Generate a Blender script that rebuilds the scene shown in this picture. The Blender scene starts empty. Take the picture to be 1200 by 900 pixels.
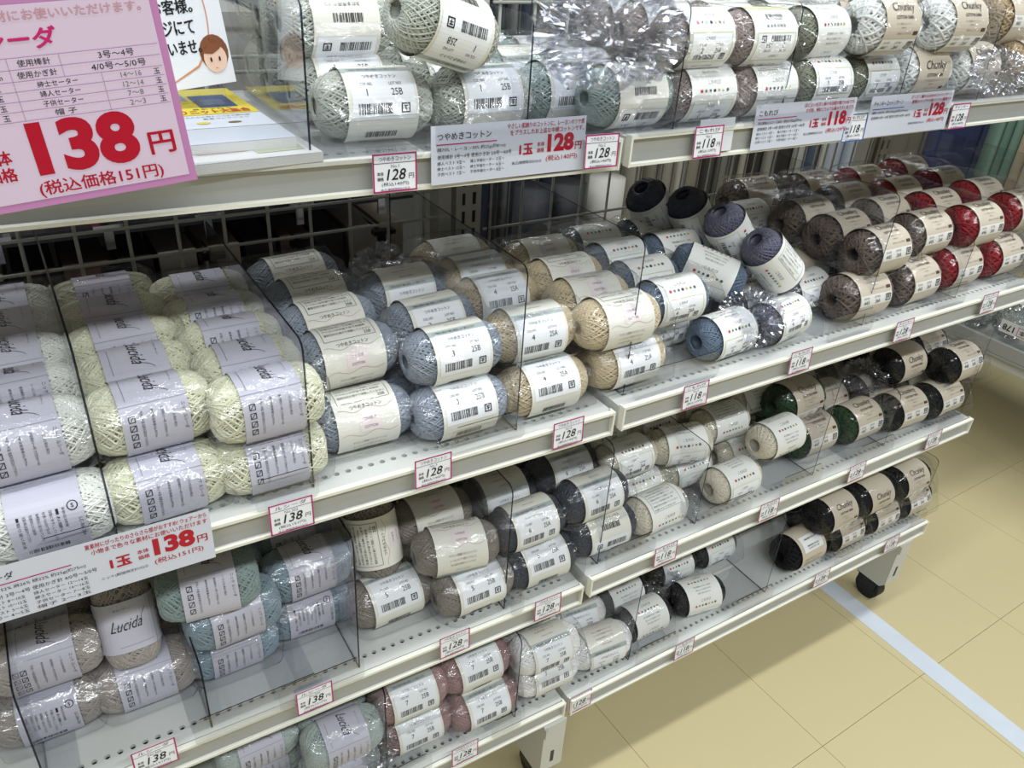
import bpy, math, random
import numpy as np
from mathutils import Matrix, Vector

random.seed(7)
rng = np.random.default_rng(7)
SC = bpy.context.scene
COL = SC.collection
FLOOR = 0.755            # shelf-frame z = 0 is the second shelf's rail, 0.755 m over the floor

# ------------------------------------------------------------------ camera
cam_d = bpy.data.cameras.new('camera')
cam = bpy.data.objects.new('camera', cam_d)
COL.objects.link(cam)
cam_d.sensor_width = 36.0
cam_d.lens = 28.416
cam_d.clip_start = 0.02
cam.matrix_world = Matrix([[0.84928, 0.222935, -0.478564, -0.552344], [-0.524401, 0.461037, -0.715855, -0.592508], [0.061046, 0.858921, 0.508457, 0.527256], [0.0, 0.0, 0.0, 1.0]])
SC.camera = cam

# ------------------------------------------------------------------ world, lights, exposure
w = bpy.data.worlds.new('shop_air'); SC.world = w; w.use_nodes = True
w.node_tree.nodes['Background'].inputs[0].default_value = (0.93, 0.97, 1.0, 1)
w.node_tree.nodes['Background'].inputs[1].default_value = 0.17
SC.view_settings.view_transform = 'Standard'
SC.view_settings.look = 'None'
SC.view_settings.gamma = 1.0
SC.view_settings.use_curve_mapping = False
SC.view_settings.exposure = 0.0
SC.cycles.transparent_max_bounces = 40

def area(name, loc, sx, sy, power, rot=(0, 0, 0)):
    d = bpy.data.lights.new(name, 'AREA'); d.shape = 'RECTANGLE'; d.size = sx; d.size_y = sy
    d.energy = power; d.color = (0.94, 0.98, 1.0)
    o = bpy.data.objects.new(name, d); COL.objects.link(o)
    o.location = loc; o.rotation_euler = rot
    return o
# rows of ceiling fluorescent fittings over the aisle, 2.75 m up
for lx in (-1.6, -0.3, 1.0, 2.3):
    area('ceiling_tube_or_fill', (lx, -0.22, 2.75 - FLOOR), 1.2, 0.12, 13)
for lx in (-1.6, -0.3, 1.0, 2.3):
    area('ceiling_tube_or_fill', (lx, -1.6, 2.75 - FLOOR), 1.2, 0.12, 23)
for lx in (-1.6, -0.3, 1.0, 2.3, 3.6):
    area('ceiling_tube_or_fill', (lx, 2.1 if lx > 0 else 1.3, 2.75 - FLOOR), 1.2, 0.12, 12)  # left pair set nearer, added to brighten the area behind the left grid

# ------------------------------------------------------------------ materials
def lin(c):
    return tuple((x / 255 / 12.92) if x / 255 <= 0.04045 else ((x / 255 + 0.055) / 1.055) ** 2.4 for x in c)

def mat(name, rgb=(200, 200, 200), rough=0.5, metal=0.0, spec=0.5, bump=0.0, bscale=200, var=0.0, vscale=8):
    m = bpy.data.materials.new(name); m.use_nodes = True
    nt = m.node_tree; b = nt.nodes['Principled BSDF']
    b.inputs['Base Color'].default_value = (*lin(rgb), 1)
    b.inputs['Roughness'].default_value = rough
    b.inputs['Metallic'].default_value = metal
    b.inputs['Specular IOR Level'].default_value = spec
    tc = nt.nodes.new('ShaderNodeTexCoord')
    if var:
        n = nt.nodes.new('ShaderNodeTexNoise'); n.inputs['Scale'].default_value = vscale; n.inputs['Detail'].default_value = 5
        r = nt.nodes.new('ShaderNodeMapRange'); r.inputs[3].default_value = 1 - var; r.inputs[4].default_value = 1 + var
        mx = nt.nodes.new('ShaderNodeMix'); mx.data_type = 'RGBA'; mx.blend_type = 'MULTIPLY'; mx.inputs[0].default_value = 1
        nt.links.new(tc.outputs['Object'], n.inputs['Vector']); nt.links.new(n.outputs[0], r.inputs[0])
        mx.inputs[6].default_value = (*lin(rgb), 1); nt.links.new(r.outputs[0], mx.inputs[7])
        nt.links.new(mx.outputs[2], b.inputs['Base Color'])
    if bump:
        n2 = nt.nodes.new('ShaderNodeTexNoise'); n2.inputs['Scale'].default_value = bscale; n2.inputs['Detail'].default_value = 3
        bp = nt.nodes.new('ShaderNodeBump'); bp.inputs['Strength'].default_value = bump; bp.inputs['Distance'].default_value = 0.001
        nt.links.new(tc.outputs['Object'], n2.inputs['Vector']); nt.links.new(n2.outputs[0], bp.inputs['Height'])
        nt.links.new(bp.outputs[0], b.inputs['Normal'])
    return m

def mat_print(name, rough=0.55):
    # paper and ink: colour comes from the printed sheet's own colour attribute
    m = bpy.data.materials.new(name); m.use_nodes = True
    nt = m.node_tree; b = nt.nodes['Principled BSDF']
    a = nt.nodes.new('ShaderNodeAttribute'); a.attribute_name = 'ink'
    nt.links.new(a.outputs['Color'], b.inputs['Base Color'])
    b.inputs['Roughness'].default_value = rough
    b.inputs['Specular IOR Level'].default_value = 0.35
    return m

def mat_yarn(name, rough, scale, spec=0.4, sheen=0.15):
    # the yarn's own colour is the object colour; fibres are fine bump and a slight colour grain
    m = bpy.data.materials.new(name); m.use_nodes = True
    nt = m.node_tree; b = nt.nodes['Principled BSDF']
    oi = nt.nodes.new('ShaderNodeObjectInfo'); tc = nt.nodes.new('ShaderNodeTexCoord')
    n = nt.nodes.new('ShaderNodeTexNoise'); n.inputs['Scale'].default_value = scale; n.inputs['Detail'].default_value = 4
    r = nt.nodes.new('ShaderNodeMapRange'); r.inputs[3].default_value = 0.72; r.inputs[4].default_value = 1.2
    mx = nt.nodes.new('ShaderNodeMix'); mx.data_type = 'RGBA'; mx.blend_type = 'MULTIPLY'; mx.inputs[0].default_value = 1
    bp = nt.nodes.new('ShaderNodeBump'); bp.inputs['Strength'].default_value = 0.5; bp.inputs['Distance'].default_value = 0.0006
    nt.links.new(tc.outputs['Object'], n.inputs['Vector']); nt.links.new(n.outputs[0], r.inputs[0])
    nt.links.new(oi.outputs['Color'], mx.inputs[6]); nt.links.new(r.outputs[0], mx.inputs[7])
    nt.links.new(mx.outputs[2], b.inputs['Base Color'])
    nt.links.new(n.outputs[0], bp.inputs['Height']); nt.links.new(bp.outputs[0], b.inputs['Normal'])
    b.inputs['Roughness'].default_value = rough; b.inputs['Specular IOR Level'].default_value = spec
    b.inputs['Sheen Weight'].default_value = sheen
    return m

def mat_clear(name, tint, f0=0.04, rough=0.03, crinkle=0.0, cscale=60, edge=0.85, ridge=False):
    # a clear thin sheet: light passes straight through, both faces reflect by Schlick's Fresnel law
    m = bpy.data.materials.new(name); m.use_nodes = True
    nt = m.node_tree; nt.nodes.clear()
    out = nt.nodes.new('ShaderNodeOutputMaterial'); mix = nt.nodes.new('ShaderNodeMixShader')
    tr = nt.nodes.new('ShaderNodeBsdfTransparent'); gl = nt.nodes.new('ShaderNodeBsdfGlossy'); lw = nt.nodes.new('ShaderNodeLayerWeight')
    lw.inputs['Blend'].default_value = 0.5
    tr.inputs[0].default_value = (*tint, 1); gl.inputs['Roughness'].default_value = rough
    pw = nt.nodes.new('ShaderNodeMath'); pw.operation = 'POWER'; pw.inputs[1].default_value = 5.0
    ma = nt.nodes.new('ShaderNodeMath'); ma.operation = 'MULTIPLY_ADD'; ma.inputs[1].default_value = edge; ma.inputs[2].default_value = f0; ma.use_clamp = True
    nt.links.new(lw.outputs['Facing'], pw.inputs[0]); nt.links.new(pw.outputs[0], ma.inputs[0]); nt.links.new(ma.outputs[0], mix.inputs[0])
    nt.links.new(tr.outputs[0], mix.inputs[1]); nt.links.new(gl.outputs[0], mix.inputs[2])
    nt.links.new(mix.outputs[0], out.inputs['Surface'])
    if crinkle:
        tc = nt.nodes.new('ShaderNodeTexCoord'); n = nt.nodes.new('ShaderNodeTexNoise')
        n.inputs['Scale'].default_value = cscale; n.inputs['Detail'].default_value = 4; n.inputs['Distortion'].default_value = 0.8
        if ridge:
            n.noise_type = 'RIDGED_MULTIFRACTAL'
        bp = nt.nodes.new('ShaderNodeBump'); bp.inputs['Strength'].default_value = crinkle; bp.inputs['Distance'].default_value = 0.004
        nt.links.new(tc.outputs['Object'], n.inputs['Vector']); nt.links.new(n.outputs[0], bp.inputs['Height'])
        nt.links.new(bp.outputs[0], gl.inputs['Normal'])
    return m

M_IVORY = mat('ivory_painted_steel', (206, 208, 204), 0.35, var=0.04, vscale=12, bump=0.15, bscale=40)
M_RAIL = mat('ivory_price_rail', (166, 167, 163), 0.3, var=0.05, vscale=9)
M_BEAD = mat('ivory_rail_bead', (232, 231, 218), 0.3)
M_POST = mat('grey_ivory_post', (176, 174, 164), 0.45, var=0.05)
M_WIRE = mat('grey_coated_wire', (165, 165, 155), 0.4)
M_BLACK = mat('black_plastic', (14, 14, 16), 0.35)
M_RUBBER = mat('black_rubber', (22, 22, 23), 0.55)
M_CHROME = mat('chrome_hook', (210, 210, 215), 0.18, metal=1.0)
M_PRINT = mat_print('printed_paper')
M_PRINTG = mat_print('glossy_printed_card', 0.3)
M_YARN = {'T': mat_yarn('glossy_cotton_rayon_yarn', 0.42, 420, 0.6, 0.1), 'K': mat_yarn('fine_cellulose_yarn', 0.42, 480, 0.6, 0.1),
          'C': mat_yarn('thick_cotton_cord', 0.7, 260, 0.25, 0.04), 'L': mat_yarn('fine_slub_yarn', 0.55, 520, 0.45, 0.2)}
M_ACR = mat_clear('clear_acrylic_sheet', (0.95, 0.955, 0.965), 0.065, 0.02)
M_EDGE = mat_clear('dark_acrylic_edge', (0.10, 0.11, 0.15), 0.03, 0.15)
M_FILM = mat_clear('cellophane_film', (0.985, 0.987, 0.99), 0.042, 0.10, 0.9, 30, 0.6)
M_CRUMP = mat_clear('crumpled_cellophane', (0.90, 0.91, 0.94), 0.16, 0.14, 0.9, 16, 0.6, ridge=True)

# ------------------------------------------------------------------ helpers
def mesh_obj(name, V, F, mats, parent=None, smooth=False, midx=None):
    me = bpy.data.meshes.new(name)
    me.from_pydata([tuple(map(float, v)) for v in V], [], [tuple(int(i) for i in f) for f in F])
    for m in (mats if isinstance(mats, (list, tuple)) else [mats]):
        me.materials.append(m)
    if midx is not None:
        me.polygons.foreach_set('material_index', np.asarray(midx, dtype=np.int32))
    if smooth:
        me.polygons.foreach_set('use_smooth', np.ones(len(me.polygons), dtype=bool))
    me.update()
    o = bpy.data.objects.new(name, me); COL.objects.link(o)
    if parent is not None:
        o.parent = parent
    return o

def tag(o, label, cat, group=None, kind=None):
    if label: o['label'] = label
    if cat: o['category'] = cat
    if group: o['group'] = group
    if kind: o['kind'] = kind
    return o

def empty(name, loc, rot=(0, 0, 0)):
    o = bpy.data.objects.new(name, None); COL.objects.link(o)
    o.location = loc; o.rotation_euler = rot; o.empty_display_size = 0.02
    return o

class MB:
    """collects simple solids that become one mesh"""
    def __init__(s): s.V = []; s.F = []; s.M = []
    def box(s, a, b, m=0, mtx=None):
        n = len(s.V); (x0, y0, z0), (x1, y1, z1) = a, b
        vs = [(x0, y0, z0), (x1, y0, z0), (x1, y1, z0), (x0, y1, z0), (x0, y0, z1), (x1, y0, z1), (x1, y1, z1), (x0, y1, z1)]
        if mtx is not None: vs = [tuple(mtx @ Vector(v)) for v in vs]
        s.V += vs
        s.F += [(n, n+3, n+2, n+1), (n+4, n+5, n+6, n+7), (n, n+1, n+5, n+4), (n+1, n+2, n+6, n+5), (n+2, n+3, n+7, n+6), (n+3, n, n+4, n+7)]
        s.M += [m] * 6
    def tube(s, p, q, r, seg=8, m=0, cap=True):
        p, q = Vector(p), Vector(q); d = (q - p).normalized()
        u = d.orthogonal().normalized(); v = d.cross(u); n = len(s.V)
        for c in (p, q):
            for k in range(seg):
                a = 2 * math.pi * k / seg
                s.V.append(tuple(c + u * (r * math.cos(a)) + v * (r * math.sin(a))))
        for k in range(seg):
            s.F.append((n + k, n + (k+1) % seg, n + seg + (k+1) % seg, n + seg + k)); s.M.append(m)
        if cap:
            s.F.append(tuple(n + k for k in reversed(range(seg)))); s.F.append(tuple(n + seg + k for k in range(seg))); s.M += [m, m]
    def extrude_x(s, prof, x0, x1, m=0, mats=None):
        """closed (y, z) profile swept along x"""
        n = len(s.V); k = len(prof)
        s.V += [(x0, y, z) for y, z in prof] + [(x1, y, z) for y, z in prof]
        for i in range(k):
            j = (i + 1) % k
            s.F.append((n + i, n + j, n + k + j, n + k + i)); s.M.append(mats[i] if mats else m)
        s.F.append(tuple(n + i for i in reversed(range(k)))); s.F.append(tuple(n + k + i for i in range(k))); s.M += [m, m]
    def make(s, name, mats, parent=None, smooth=False):
        return mesh_obj(name, s.V, s.F, mats, parent, smooth, s.M)

# ------------------------------------------------------------------ printing: text and flat shapes as thin geometry
_tc = {}
def cjk(s): return any(ord(ch) > 0x2E80 for ch in s)
def glyphs(s, bold=0.0):
    key = (s, bold)
    if key not in _tc:
        c = bpy.data.curves.new('t', 'FONT'); c.body = s; c.resolution_u = 2 if bold < .04 else 5; c.offset = 0.0 if cjk(s) else bold
        o = bpy.data.objects.new('t', c); COL.objects.link(o)
        dg = bpy.context.evaluated_depsgraph_get()
        m = o.evaluated_get(dg).to_mesh()
        V = np.array([v.co[:2] for v in m.vertices]) if len(m.vertices) else np.zeros((0, 2))
        F = [tuple(p.vertices) for p in m.polygons]
        bpy.data.objects.remove(o); bpy.data.curves.remove(c)
        if len(V):
            V = V - V.min(0); sz = np.maximum(V.max(0), 1e-6)
        else:
            sz = np.array([1.0, 1.0])
        _tc[key] = (V, F, sz)
    return _tc[key]

INK = (35, 35, 38); RED = (178, 20, 45); MAG = (176, 38, 110); GREY = (120, 120, 122)

class Sheet:
    """a printed sheet laid out in metres: x right, y up, z = height above the paper"""
    def __init__(s): s.V = []; s.F = []; s.C = []
    def _add(s, V, F, c):
        n = len(s.V); s.V += V; s.F += [tuple(n + i for i in f) for f in F]; s.C += [lin(c)] * len(V)
    def rect(s, x0, y0, x1, y1, c, z=0.0, step=0.004):
        k = max(1, int(math.ceil(abs(y1 - y0) / step)))
        V = []; F = []
        for i in range(k + 1):
            y = y0 + (y1 - y0) * i / k; V += [(x0, y, z), (x1, y, z)]
        for i in range(k): F.append((2*i, 2*i+1, 2*i+3, 2*i+2))
        s._add(V, F, c)
    def quad(s, pts, c, z=0.0):
        s._add([(x, y, z) for x, y in pts], [tuple(range(len(pts)))], c)
    def frame(s, x0, y0, x1, y1, t, c, z=0.0):
        s.rect(x0, y0, x1, y0 + t, c, z); s.rect(x0, y1 - t, x1, y1, c, z)
        s.rect(x0, y0, x0 + t, y1, c, z); s.rect(x1 - t, y0, x1, y1, c, z)
    def dot(s, x, y, r, c, z=0.0, n=10, ry=None):
        s._add([(x + r * math.cos(2*math.pi*k/n), y + (ry or r) * math.sin(2*math.pi*k/n), z) for k in range(n)], [tuple(range(n))], c)
    def text(s, t, x, y, h, c=INK, w=None, z=0.0, bold=0.0, shear=0.0, rot=0.0, anchor='l'):
        V, F, sz = glyphs(t, bold)
        if not len(V): return
        sy = h / sz[1]; sx = (w / sz[0]) if w else sy
        W = sz[0] * sx
        ox = {'l': 0, 'c': -W / 2, 'r': -W}[anchor]
        cr, sr = math.cos(rot), math.sin(rot); out = []
        for a, b in V:
            px = a * sx + ox + shear * b * sy; py = b * sy
            out.append((x + px * cr - py * sr, y + px * sr + py * cr, z))
        s._add(out, F, c)
        if bold and cjk(t):
            d = bold * h * .8
            for i, (dx, dy) in enumerate(((d, 0), (-d, 0), (0, d * .7), (0, -d * .7))):
                s._add([(a + dx, b + dy, q + .00001 * (i + 1)) for a, b, q in out], F, c)
    def barcode(s, x, y, w, h, c=INK, z=0.0, seed=1, n=26):
        r = random.Random(seed); p = x
        ws = [r.choice([1, 1, 2, 3]) for _ in range(n * 2)]; u = w / sum(ws)
        for i, k in enumerate(ws):
            if i % 2 == 0: s.rect(p, y, p + k * u, y + h, c, z, 1)
            p += k * u
    def recycle(s, x, y, r, c=INK, z=0.0):
        s.frame(x - r, y - r, x + r, y + r, r * 0.28, c, z)
        s.rect(x - r * .5, y + r * .25, x + r * .5, y + r * .5, c, z); s.rect(x - .12 * r, y - r * .55, x + .12 * r, y + r * .4, c, z)
        s.rect(x - r * .5, y - r * .2, x + r * .45, y, c, z)
    def build(s, name, fmap, parent=None, mat_=None, mesh_only=False):
        me = bpy.data.meshes.new(name)
        P = [fmap(*v) for v in s.V]
        me.from_pydata(P, [], s.F)
        at = me.color_attributes.new('ink', 'FLOAT_COLOR', 'POINT')
        arr = np.ones((len(P), 4), dtype=np.float32); arr[:, :3] = np.array(s.C)
        at.data.foreach_set('color', arr.ravel())
        me.materials.append(mat_ or M_PRINT); me.update()
        if mesh_only: return me
        o = bpy.data.objects.new(name, me); COL.objects.link(o)
        if parent is not None: o.parent = parent
        return o

# ------------------------------------------------------------------ setting: floor, tape, far surroundings
ZF = -FLOOR
m_floor = mat('cream_vinyl_tile', (203, 190, 148), 0.32, var=0.05, vscale=2.2, bump=0.05, bscale=30)
m_gap = mat('dark_tile_joint', (138, 126, 94), 0.8)
fl = MB(); fl.box((-3.5, -3.5, ZF - 0.05), (6.5, 6.5, ZF - 0.003))
fl_o = fl.make('floor', m_gap); fl_o['kind'] = 'structure'
TS = 0.3045; ang = 0.029; o0 = Vector((0.487, -0.139, ZF))
tm = MB(); g = 0.00045
tm.box((g, g, -0.003), (TS - g, TS - g, 0))
tile0 = None; far = MB()
for i in range(-13, 20):
    for j in range(-11, 20):
        p = o0 + Vector((math.cos(ang) * i * TS - math.sin(ang) * j * TS, math.sin(ang) * i * TS + math.cos(ang) * j * TS, 0))
        if -0.6 < p.x < 3.2 and -1.3 < p.y < 1.3:      # the tiles near the shelves are laid one by one
            if tile0 is None:
                tile0 = tm.make('tile', m_floor, fl_o); t = tile0
            else:
                t = tile0.copy(); COL.objects.link(t); t.parent = fl_o
            t.location = p; t.rotation_euler = (0, 0, ang)
        else:
            far.box((g, g, -0.003), (TS - g, TS - g, 0), 0, Matrix.Translation(p) @ Matrix.Rotation(ang, 4, 'Z'))
far.make('far_tiles', m_floor, fl_o)['kind'] = 'stuff'
m_tape = mat('white_floor_tape', (205, 213, 222), 0.4, var=0.10, vscale=14)
tp = MB(); ta = math.radians(88.5)
tv = Vector((math.cos(ta), math.sin(ta), 0)) * -1
k0 = Vector((0.812, 0.80, 0)); k1 = Vector((0.80, -2.2, 0)); wv = Vector((0.0465, 0, 0))
zt = ZF + 0.0008
tp.V = [tuple(k0 + Vector((0, 0, zt))), tuple(k0 + wv + Vector((0, 0, zt))), tuple(k1 + wv + Vector((0, 0, zt))), tuple(k1 + Vector((0, 0, zt)))]
tp.V += [(x, y, ZF) for x, y, z in tp.V]
tp.F = [(0, 1, 2, 3), (0, 3, 7, 4), (1, 5, 6, 2), (3, 2, 6, 7), (0, 4, 5, 1)]; tp.M = [0] * 5
tag(tp.make('floor_tape', m_tape), 'long scuffed white tape line stuck across the cream floor tiles', 'tape')

# ------------------------------------------------------------------ the gondola: posts, grids, shelves, legs
GY = 0.372
def post(x, label):
    t = empty('upright_post', (x, GY, 0)); tag(t, label, 'post', 'slotted uprights')
    b = MB()
    b.box((-0.020, 0.004, ZF + 0.08), (0.020, 0.034, 0.95))
    b.box((-0.046, 0.008, ZF + 0.08), (-0.026, 0.034, 0.95))
    b.make('column', M_POST, t)
    s = MB()
    for c in (-0.0085, 0.0085):
        for k in range(0, 62):
            z = ZF + 0.12 + k * 0.0265
            s.box((c - 0.0022, 0.0030, z), (c + 0.0022, 0.0045, z + 0.017))
    so = s.make('slot', M_BLACK, t); so['kind'] = 'stuff'
post(0.0, 'grey slotted steel upright between the two shelf sections')
post(0.935, 'grey slotted steel upright by the far right end of the shelves')

def grid(x0, x1, zs, label):
    t = empty('wire_grid_panel', ((x0 + x1) / 2, GY + 0.004, 0)); tag(t, label, 'grid panel')
    c = (x0 + x1) / 2; n = 0
    x = x0 + 0.012
    first = None
    while x < x1:
        if first is None:
            b = MB(); b.tube((0, 0, -0.52), (0, 0, 0.6), 0.0022, 6); first = b.make('vertical_wire', M_WIRE, t, True); o = first
        else:
            o = first.copy(); COL.objects.link(o); o.parent = t
        o.location = (x - c, 0, 0); x += 0.0535
    first = None
    for z in zs:
        if first is None:
            b = MB(); b.tube((x0 - c, -0.003, 0), (x1 - c, -0.003, 0), 0.0022, 6); first = b.make('horizontal_wire', M_WIRE, t, True); o = first
        else:
            o = first.copy(); COL.objects.link(o); o.parent = t
        o.location = (0, 0, z)
grid(-0.885, -0.052, [0.149 + 0.1 * k for k in range(-6, 5)] + [0.199 - 0.012, 0.365], 'grey wire mesh back panel behind the left shelf section')
grid(0.024, 0.905, [0.121 + 0.1 * k for k in range(-6, 5)], 'grey wire mesh back panel behind the right shelf section')

DECKS = [
    (-0.9, -0.003, (-0.001, 0.056, 0.297), (0, 0.014, -0.007), 'ivory steel top shelf of the left section with its price rail'),
    (0.003, 0.9, (0, 0.051, 0.3), (0, 0, 0), 'ivory steel top shelf of the right section with its price rail'),
    (0.903, 1.8, (0, 0.051, 0.3), (0, 0, 0), 'ivory steel top shelf of the section past the far upright'),
    (-0.9, -0.003, (-0.001, 0.006, -0.007), (0, 0.014, -0.007), 'ivory steel second shelf of the left section with its price rail'),
    (0.003, 0.9, (0, 0, 0), (0, 0, 0), 'ivory steel second shelf of the right section with its price rail'),
    (-0.9, -0.003, (-0.001, 0.017, -0.296), (0, 0.014, -0.007), 'ivory steel third shelf of the left section with its price rail'),
    (0.003, 0.9, (0, 0.011, -0.282), (0, 0, 0), 'ivory steel third shelf of the right section with its price rail'),
    (-0.9, -0.003, (-0.001, 0.019, -0.539), (0, 0.014, -0.007), 'ivory steel bottom shelf of the left section with its price rail'),
    (0.003, 0.9, (0, 0.014, -0.535), (0, 0, 0), 'ivory steel bottom shelf of the right section with its price rail'),
]
def shelf(x0, x1, loc, rot, label):
    """perforated deck with folded front, price rail below its front edge"""
    t = empty('shelf', loc, rot); tag(t, label, 'shelf', 'ivory gondola shelves')
    D = GY - 0.01 - loc[1]
    d = MB(); zt = 0.030
    hy, hp, r = 0.029, 0.01235, 0.0031
    # deck behind and in front of the row of holes
    ya, yb = hy - hp / 2, hy + hp / 2
    d.box((x0, yb, zt - 0.0012), (x1, D, zt))
    d.box((x0, 0.008, zt - 0.0012), (x1, ya, zt))
    n = int((x1 - x0 - 0.03) / hp); xs = x0 + (x1 - x0 - n * hp) / 2
    d.box((x0, ya, zt - 0.0012), (xs, yb, zt)); d.box((xs + n * hp, ya, zt - 0.0012), (x1, yb, zt))
    for i in range(n):
        a = xs + i * hp; c = a + hp / 2; b0 = len(d.V)
        sq = [(a + hp, hy), (a + hp, yb), (c, yb), (a, yb), (a, hy), (a, ya), (c, ya), (a + hp, ya)]
        oc = [(c + r * math.cos(k * math.pi / 4), hy + r * math.sin(k * math.pi / 4)) for k in range(8)]
        d.V += [(x, y, zt) for x, y in sq] + [(x, y, zt) for x, y in oc] + [(x, y, zt - 0.004) for x, y in oc]
        for k in range(8):
            j = (k + 1) % 8
            d.F += [(b0 + k, b0 + j, b0 + 8 + j, b0 + 8 + k), (b0 + 8 + k, b0 + 8 + j, b0 + 16 + j, b0 + 16 + k)]; d.M += [0, 0]
    k_ = MB(); k_.box((xs, ya, zt - 0.0062), (xs + n * hp, yb, zt - 0.0045)); k_.make('hole_shade_strip', M_BLACK, t)  # black strip added under the holes, standing in for the shade inside them
    # folded sides and back, seam in the deck pan
    for xx in (x0, x1 - 0.0015):
        d.box((xx, 0.008, zt - 0.028), (xx + 0.0015, D, zt - 0.001))
    d.box((x0, D - 0.002, zt - 0.028), (x1, D, zt - 0.001))
    d.make('deck', M_IVORY, t)
    u = MB(); u.box((x0 + 0.003, 0.012, zt - 0.030), (x1 - 0.003, D - 0.004, zt - 0.026)); u.make('stiffener', M_POST, t)
    p = MB()
    prof = [(0, 0), (0.0, 0.0032), (0.004, 0.0042), (0.0052, 0.012), (0.0052, 0.020), (0.0035, 0.0278), (-0.0006, 0.0288), (-0.0006, 0.0322), (0.005, 0.0328), (0.0085, 0.0300), (0.0085, 0.0)]
    mats = [1, 1, 0, 0, 0, 0, 1, 1, 0, 0, 0]
    p.extrude_x(prof, x0 + 0.001, x1 - 0.001, 0, mats)
    p.make('price_rail', [M_RAIL, M_BEAD], t)
    for xx in (x0 + 0.0002, x1 - 0.0028):
        c = MB(); c.box((xx, -0.0008, 0.0), (xx + 0.0026, 0.009, 0.0325)); c.make('end_cap', M_BEAD, t)
    return t
for a in DECKS: shelf(*a)
# the deck pans have a pressed seam
def leg(x, label):
    t = empty('caster_leg', (x, 0.0, 0)); tag(t, label, 'shelf leg', 'legs under the bottom shelf')
    b = MB(); z1 = -0.545; z0 = ZF + 0.058
    prof = [(0.035, z1 - 0.03), (0.035, z0 + 0.012), (0.046, z0), (0.36, z0 + 0.0), (0.36, z1), (0.075, z1)]
    b.extrude_x(prof, -0.021, 0.021)
    b.box((-0.0215, 0.030, z1 - 0.050), (-0.017, 0.036, z1 - 0.03))
    b.make('foot_beam', M_IVORY, t)
    s = MB(); s.box((-0.003, 0.0342, z0 + 0.030), (0.003, 0.0352, z0 + 0.056)); s.make('slot', M_BLACK, t)
    c = MB(); c.tube((-0.012, 0.075, ZF + 0.029), (0.012, 0.075, ZF + 0.029), 0.0285, 20); c.make('caster_wheel', M_RUBBER, t)
    c = MB(); c.box((-0.016, 0.055, ZF + 0.030), (-0.0125, 0.1, z0)); c.box((0.0125, 0.055, ZF + 0.030), (0.016, 0.1, z0)); c.box((-0.016, 0.052, z0 - 0.006), (0.016, 0.105, z0)); c.make('caster_fork', M_BLACK, t)
leg(-0.004, 'ivory steel shelf leg with black caster under the section joint')
leg(0.892, 'ivory steel shelf leg with black caster at the far right end')

# ------------------------------------------------------------------ clear dividers
def divider(x, y0, z, h, fl, fr, label, rz=0.0, rear=0.358):
    t = empty('acrylic_divider', (x, y0, z), (0, 0, rz)); tag(t, label, 'divider', 'clear acrylic shelf dividers')
    D = rear - y0; th = 0.0009; R = 0.012
    # side plate with rounded front top corner, outline in (y, z)
    out = [(0, 0), (D, 0), (D, h)]
    for k in range(6):
        a = math.pi / 2 + k * math.pi / 10; out.append((R + R * math.cos(a), h - R + R * math.sin(a)))
    b = MB(); n = len(out)
    b.V = [(-th, y, zz) for y, zz in out] + [(th, y, zz) for y, zz in out]
    b.F = [tuple(range(n)), tuple(reversed(range(n, 2 * n)))]; b.M = [0, 0]
    for i in range(n):
        j = (i + 1) % n; b.F.append((i, n + i, n + j, j)); b.M.append(1)
    b.make('side_plate', [M_ACR, M_EDGE], t)
    # low front lip and flat foot
    H = 0.036
    for a0, a1, nm in ((-fl, fr, 'front_lip'),):
        if a1 - a0 < 0.01: continue
        o2 = [(a0 + 0.006, 0), (a1 - 0.006, 0), (a1, 0.006), (a1, H - 0.008), (a1 - 0.008, H), (a0 + 0.008, H), (a0, H - 0.008), (a0, 0.006)]
        b = MB(); n = len(o2); ly = -0.0165
        b.V = [(xx, ly + zz * 0.1, zz) for xx, zz in o2] + [(xx, ly - 0.0012 + zz * 0.1, zz) for xx, zz in o2]
        b.F = [tuple(range(n)), tuple(reversed(range(n, 2 * n)))]; b.M = [0, 0]
        for i in range(n):
            j = (i + 1) % n; b.F.append((i, n + i, n + j, j)); b.M.append(1 if i in (4,) else 0)
        b.make('front_lip', [M_ACR, M_EDGE], t)
        b = MB(); b.box((a0, 0.001, 0.0002), (a1, 0.075, 0.0012)); b.make('foot', [M_ACR], t)
SHD = {'A': (0.066, 0.331), 'B': (0.026, 0.0305), 'C': (0.034, -0.2515), 'D': (0.036, -0.5045)}
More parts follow.
